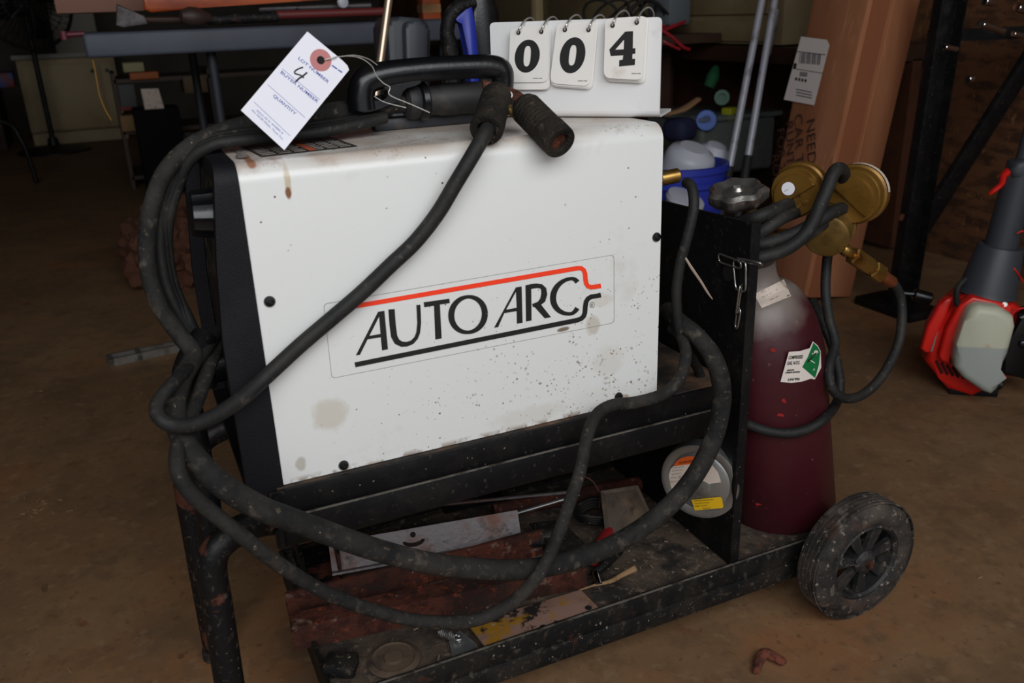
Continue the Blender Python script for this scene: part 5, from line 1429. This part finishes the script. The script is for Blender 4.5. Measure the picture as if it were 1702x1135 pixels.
    # black steel frame
    t = thing('steel_rack', W(1489, 515, z=0), 'black perforated steel frame with diagonal brace at the right wall', 'steel frame')
    p0 = W(1490, 515, z=.0); p1 = W(1580, -40, y=p0.y); b = BM(); d = p1 - p0
    box(b, (p0 + p1) / 2, (.062, .03, d.length), axes((d.normalized().cross(Vector((0, 1, 0)))).normalized() * -1, Vector((0, 1, 0)), d.normalized()) if False else None, .003)
    for v in b.verts: v.co.x += (v.co.z - (p0.z + p1.z) / 2) * (p1.x - p0.x) / (p1.z - p0.z)
    up_ = obj('upright', b, black_paint, t)
    b = BM()
    cx = (p0 + p1) / 2
    box(b, cx + Vector((.024, -.026, 0)), (.004, .03, d.length))
    for v in b.verts: v.co.x += (v.co.z - cx.z) * (p1.x - p0.x) / (p1.z - p0.z)
    obj('upright_flange', b, black_paint, up_)
    b = BM(); c = W(1498, 361, y=p0.y - .02); cyl(b, c, c + Vector((0, -.003, 0)), .009, seg=16); obj('bolt_head', b, copper_rust, up_)
    q0 = W(1528, 385, y=p0.y + .02); q1 = W(1735, 60, y=p0.y - .03); d2 = q1 - q0
    b = BM(); box(b, (q0 + q1) / 2, (.055, .02, d2.length), axes(d2.normalized().cross(Vector((0, 1, 0))).normalized(), Vector((0, 1, 0)), d2.normalized()), .003); obj('diagonal_brace', b, black_paint, t)
    b = BM(); c = p0; box(b, c + Vector((.0, .0, .012)), (.12, .20, .024), None, .003); obj('foot_plate', b, black_paint, t)
    q0 = W(1600, 18, y=.9); q1 = W(1720, 95, y=.75)
    b = BM(); box(b, (q0 + q1) / 2 + Vector((.08, 0, .0)), (.5, .03, .03), yawm(-.3)); obj('cross_bar', b, black_paint, t)
    for k, (a_, b_, r, lab) in enumerate((((1632, 40), (1668, 52), .006, 'lower left chrome bar end on the black frame'), ((1690, 12), (1725, 22), .008, 'chrome bar at the upper right corner'), ((1684, 56), (1722, 64), .005, 'short chrome bar right of the lower left one'),
                                          ((1636, 2), (1650, 4), .007, 'small chrome knob at the top edge of the photo'), ((1608, 132), (1616, 131), .007, 'round chrome bolt on the brace'), ((1570, 78), (1590, 82), .005, 'small chrome bar on the black upright'))):
        b = BM(); cyl(b, W(*a_, y=.78), W(*b_, y=.78), r * 1.4, bev=.001); obj('chrome_pin', b, chrome, t)


background_right()


# ------------------------------------------------------------------ table and what lies on it
def table():
    y0, zt = 1.62, .8135
    xa, xb = W(137, 60, y=y0).x, W(815, 28, y=y0).x
    zt = W(430, 44, y=y0).z; zb = W(430, 83, y=y0).z
    t = thing('folding_table', ((xa + xb) / 2, y0 + .35, 0), 'grey plastic folding table covered with tools behind the welder', 'table')
    b = BM(); box(b, ((xa + xb) / 2, y0 + .35, (zt + zb) / 2), (xb - xa, .70, zt - zb), None, .008, 3); obj('tabletop', b, table_m, t)
    for xx in (W(360, 150, y=y0 + .08).x, xb - .12):
        for yy in (y0 + .08, y0 + .6):
            b = BM(); cyl(b, (xx, yy, 0), (xx, yy, zb + .01), .0125); obj('leg', b, M('leg_grey', (38, 41, 48), .6), t)
        b = BM(); cyl(b, (xx, y0 + .08, .35), (xx, y0 + .6, .35), .010); obj('leg_brace', b, M('leg_grey', (38, 41, 48), .6), t)
    def Y(px, py, k=0): return W(px, py, y=y0 + .10 + k)
    # orange varnished stock
    # nothing on the table may sink into it
    b = prism([Y(240, 0), Y(240, 16), Y(252, 21), Y(350, 12), Y(500, 2), Y(640, -8), Y(760, -14), Y(760, -40), Y(240, -40)], (0, 1, 0), .05, .006, 3)
    t2 = top('varnished_wood_stock', b, orange_wood, 'long varnished orange wooden piece on the grey table', 'wood')
    b = prism([Y(194, 6, .02), Y(228, 22, .02), Y(240, 26, .02), Y(246, 40, .02), Y(205, 46, .02), Y(193, 42, .02)], (0, 1, 0), .03, .004)
    axe = thing('axe', Y(200, 46, .02), 'grey axe head with dark handle lying on the grey table', 'axe')
    adopt_ = obj('axe_head', b, M('dull_grey_iron', (110, 104, 106), .6, .5, [((70, 64, 62), 20, .45, .65)]), axe)
    b = BM(); tube(b, [Y(236, 33, .03), Y(300, 33, .03), Y(420, 30, .03)], [.008, .009, .010], 6, 10); obj('axe_handle', b, dark_wood, axe)
    b = BM(); p = Y(322, 28, -.03); lathe(b, [(.002, -.035), (.016, -.030), (.024, -.012), (.024, .010), (.016, .028), (.010, .042)], p, (1, .1, -.1), 28); top('brown_mallet_head', b, M('worn_brown_iron', (66, 50, 46), .55, .3), 'rounded brown iron mallet head in front of the orange wood', 'mallet')
    b = BM(); cyl(b, Y(345, 33, .0), Y(462, 28, .0), .013); top('black_bar', b, black_dirty, 'short black round bar on the table edge', 'bar')
    b = BM(); cyl(b, Y(460, 25, .0), Y(636, 19, .0), .011); top('red_bar', b, M('dull_red_paint', (110, 40, 40), .5), 'dull red round bar on the table beside the leaning rod', 'bar')
    b = BM(); cyl(b, Y(430, 15, .05), Y(616, 9, .05), .008); top('grey_bar', b, grey_rust, 'slim grey bar lying above the dull red one', 'bar')
    b = BM(); lathe(b, [(.003, 0), (.014, .004), (.016, .010), (.014, .016), (.003, .02)], Y(567, 4, .0), (0.2, -1, 0), 28); top('white_disc', b, white_pl, 'round whitish knob at the top edge above the table', 'knob')
    b = BM(); box(b, Y(170, 2, .3) + Vector((0, 0, .02)), (.24, .1, .10), None, .004); top('wood_block', b, M('pinkish_wood', (130, 92, 76), .7), 'pinkish brown wooden block at the left end of the table', 'wood block')
    b = BM(); cyl(b, W(107, 58, y=y0 + .1), W(140, 56, y=y0 + .1), .007); cyl(b, W(105, 52, y=y0 + .1), W(108, 66, y=y0 + .1), .010); top('screwdriver', b, M('dull_maroon', (90, 30, 40), .5), 'dull maroon handled tool sticking out past the left table end', 'tool')
    t3 = thing('paint_tins', Y(720, 25, .25), 'orange and tan tin standing on the right part of the table', 'tin')
    b = BM(); box(b, Y(713, 8, .25), (.06, .05, .10), None, .004); obj('tin_body', b, M('orange_tin', (196, 92, 44), .5), t3)
    b = BM(); box(b, Y(713, 14, .247), (.061, .05, .025)); obj('tin_label', b, M('tan_label', (190, 140, 90), .6), t3)
    # yellow string hanging from the table corner
    b = BM(); tube(b, [W(154, 100, y=y0 + .004), W(157, 112, y=y0 - .004), W(162, 140, y=y0 - .01), W(166, 160, y=y0 - .01), W(175, 182, y=y0 - .01), W(185, 200, y=y0 - .01)], .0017, 8, 8)
    top('yellow_string', b, M('yellow_string', (150, 108, 36), .7), 'yellow string hanging from the left corner of the grey table', 'string')
    # chair-like grey moulded thing behind the handle
    yy = 1.1
    t4 = thing('tool_case', W(700, 160, y=yy), 'dark grey moulded plastic case standing behind the carrying handle', 'case')
    b = prism([W(x, y, y=yy) for x, y in rounded([(645, 26), (715, 32), (712, 640), (670, 640)], [20, 18, 0, 0])], (0, 1, 0), .12, .012, 3); obj('case_shell', b, dark_grey, t4, angle=60)
    b = prism([W(x, y, y=yy - .03) for x, y in rounded([(675, 34), (710, 38), (708, 620), (690, 620)], [14, 10, 0, 0])], (0, 1, 0), .04, .008, 3); obj('case_rib', b, M('mid_grey_plastic', (72, 76, 84), .5), t4, angle=60)
    t5 = thing('leaf_blower', W(790, 200, y=.85), 'black moulded garden blower with a blue handle behind the carrying handle', 'blower')
    b = prism([W(x, y, y=.85) for x, y in [(778, -20), (822, -20), (834, 20), (842, 240), (796, 240), (792, 60)]], (0, 1, 0), .09, .015, 3); obj('blower_body', b, plastic_black, t5, angle=60)
    b = BM(); tube(b, [W(788, 2, y=.84), W(762, 12, y=.84), W(748, 28, y=.84), W(743, 55, y=.84), W(748, 85, y=.84), W(755, 200, y=.84)], [.012, .014, .014, .014, .016, .018], 8, 16); obj('hose_neck', b, black_dirty, t5)
    b = prism([W(x, y, y=.83) for x, y in [(753, 33), (778, 12), (785, 8), (790, 40), (796, 100), (798, 230), (785, 230), (781, 100), (770, 38), (760, 33)]], (0, 1, 0), .025, .004, 2); obj('blue_handle', b, blue_pl, t5, angle=60)
    # leaning rod
    p0, p1 = W(650, -30, y=.62), W(626, 150, y=.60); d = (p1 - p0).normalized(); e = p1 + d * ((p1.z - .002) / -d.z)
    b = BM(); cyl(b, p0, e, .0065); top('metal_rod', b, M('warm_steel', (190, 170, 150), .35, .8), 'thin bright metal rod leaning behind the carrying handle', 'rod')


table()


# ------------------------------------------------------------------ far left background
def far_left():
    # white base cabinet
    y = 6.7; x0, x1 = -.62, .0
    t = thing('white_cabinet', ((x0 + x1) / 2, y + .3, 0), 'cream white two-door base cabinet at the far end of the garage', 'cabinet')
    b = BM(); box(b, ((x0 + x1) / 2, y + .3, .36), (x1 - x0 + .04, .58, .52), None, .004); box(b, ((x0 + x1) / 2, y + .33, .05), (x1 - x0 + .04, .5, .10)); obj('cabinet_body', b, cream, t)
    mid = W(172, 150, y=y).x
    for a, c, kx in ((x0, mid - .006, mid - .05), (mid + .006, x1, mid + .05)):
        b = BM(); box(b, ((a + c) / 2, y, .345), (c - a, .02, .47), None, .003); dr = obj('door', b, cream, t)
        b = BM(); lathe(b, [(.008, 0), (.014, .012), (.012, .02)], (kx, y - .01, .52), (0, -1, 0), 14); obj('knob', b, black_paint, dr)
    b = BM(); box(b, (x0 / 2 + .0, y + .28, .64), (x1 - x0 + .08, .62, .03)); obj('counter_top', b, M('counter_grey', (110, 108, 100), .5), t)
    b = BM(); box(b, (-.21, 7.0, 1.0), (.30, .5, .70), None, .006); t = top('grey_appliance', b, M('grey_enamel', (116, 112, 100), .5), 'dull grey appliance on top of the far cream cabinet', 'appliance')
    # pedestal fan
    yf = 5.6; o = W(92, 252, z=0); yf = o.y
    t = thing('pedestal_fan', (o.x, o.y, 0), 'black pedestal fan standing at the far left', 'fan')
    b = BM(); lathe(b, [(.24, 0), (.24, .012), (.18, .03), (.04, .05), (.03, .10)], (o.x, o.y, 0), (0, 0, 1), 40); obj('fan_base', b, black_paint, t)
    hc = W(42, 6, y=yf - .1)
    b = BM(); cyl(b, (o.x, o.y, .05), (o.x, o.y, hc.z - .05), .018); obj('fan_pole', b, black_paint, t)
    ax_ = Vector((.35, -.9, .1)).normalized(); u, v, _ = frame(ax_); R_ = .29
    b = BM(); tube(b, [hc + (u * cos(a) + v * sin(a)) * R_ for a in [2 * pi * k / 24 for k in range(24)]], .012, 2, 8, closed=True)
    for rr in (.22, .15, .08):
        tube(b, [hc + ax_ * (.05 * (1 - rr / R_) + .02) + (u * cos(a) + v * sin(a)) * rr for a in [2 * pi * k / 20 for k in range(20)]], .003, 2, 5, closed=True)
    for k in range(36):
        a = 2 * pi * k / 36; e = u * cos(a) + v * sin(a); tube(b, [hc + e * R_, hc + e * .2 + ax_ * .06, hc + ax_ * .08 + e * .05], .0022, 3, 5); tube(b, [hc + e * R_, hc + e * .2 - ax_ * .07, hc - ax_ * .09 + e * .05], .0022, 3, 5)
    obj('fan_guard', b, black_paint, t)
    b = BM(); cyl(b, hc - ax_ * .16, hc - ax_ * .03, .07, bev=.01); obj('fan_motor', b, black_paint, t)
    for k in range(4):
        a = 2 * pi * k / 4; e = u * cos(a) + v * sin(a); f = u * cos(a + .7) + v * sin(a + .7)
        b = BM(); prism([hc + e * .03, hc + e * .23 + ax_ * .02, hc + (e + f).normalized() * .24, hc + f * .16 - ax_ * .02, hc + f * .03], ax_, .003, bm=b); obj('blade', b, plastic_black, t, smooth=False)
    # dark wooden chest at the very left and a black chair
    b = BM(); c = W(-8, 250, z=0); box(b, (c.x - .12, c.y + .2, .25), (.42, .5, .5), None, .005); top('dark_chest', b, dark_wood, 'dark brown wooden chest at the left edge of the photo', 'chest')
    b = BM(); c = W(5, 80, y=5.2); box(b, (c.x - .14, 5.55, .545), (.28, .2, .09), None, .01); top('red_blue_tin', b, M('blue_red', (30, 44, 96), .6, 0, [((84, 20, 22), 9, .48, .52)]), 'small blue and red tin on the chest at the left edge', 'tin')
    t = thing('black_chair', W(60, 305, z=0), 'black metal chair leg frame at the left edge of the garage', 'chair')
    e = W(62, 306, z=0.0); b = BM(); tube(b, [Vector((e.x - .55, e.y + .1, .42)), Vector((e.x - .12, e.y + .03, .36)), Vector((e.x - .03, e.y, .25)), Vector((e.x, e.y, .01))], .013, 8, 12); obj('chair_leg', b, black_paint, t)
    b = BM(); tube(b, [Vector((e.x - .60, e.y + .0, .42)), Vector((e.x - .6, e.y, .2)), Vector((e.x - .6, e.y, .01))], .013, 4, 12); obj('chair_leg', b, black_paint, t)
    b = BM(); box(b, (e.x - .4, e.y + .25, .44), (.5, .5, .03), None, .01); obj('chair_seat', b, black_paint, t)
    # shelf unit with boxes beneath and beyond the table
    ys = 4.3
    t = thing('storage_shelf', (W(250, 245, y=ys).x, ys, 0), 'dark low shelf unit stacked with boxes beyond the grey table', 'shelf')
    xa, xb = W(192, 150, y=ys).x, W(500, 150, y=ys).x
    for z in (.06, .30, .56):
        b = BM(); box(b, ((xa + xb) / 2, ys + .2, z), (xb - xa, .4, .02)); obj('shelf_plank', b, dark_wood, t)
    for xx in (xa, (xa + xb) / 2, xb):
        b = BM(); box(b, (xx, ys + .2, .30), (.02, .4, .60)); obj('shelf_side', b, dark_wood, t)
    items = [((222, 112), (.10, .2, .045), (150, 142, 104), 'pale green carton with a label on the storage shelf'),
             ((240, 126), (.14, .2, .035), (160, 88, 40), 'orange brown flat box under the pale green carton'),
             ((212, 160), (.08, .2, .12), (70, 72, 70), 'grey box at the left of the storage shelf'),
             ((218, 205), (.10, .2, .08), (130, 100, 60), 'tan carton low on the storage shelf'),
             ((325, 140), (.12, .2, .09), (84, 66, 44), 'dull brown box right of the white sheet on the shelf'),
             ((212, 180), (.07, .2, .02), (120, 34, 30), 'thin dark red book between the boxes')]
    for (px, py), s, c, lab in items:
        p = W(px, py, y=ys - .03); b = BM(); box(b, p + Vector((0, .1, 0)), s, None, .003)
        top('stored_box', b, M('box_%d_%d_%d' % c, c, .7), lab, 'box', 'boxes stored on the low shelf')
    b = BM(); p = W(265, 212, y=ys - .25); box(b, Vector((p.x, p.y + .1, (W(250, 181, y=ys - .25).z) / 2)), (.22, .2, W(250, 181, y=ys - .25).z), None, .008); top('black_bin', b, M('matt_black', (12, 12, 13), .8, spec=.15), 'black bin with a white sheet of paper on top', 'bin')
    b = prism([W(x, y_, y=ys - .27) for x, y_ in ((234, 148), (263, 147), (273, 180), (241, 182))], (0, 1, 0), .002); top('paper_sheet', b, paper_dirty, 'white sheet of paper propped on the black bin', 'paper', smooth=False)


far_left()
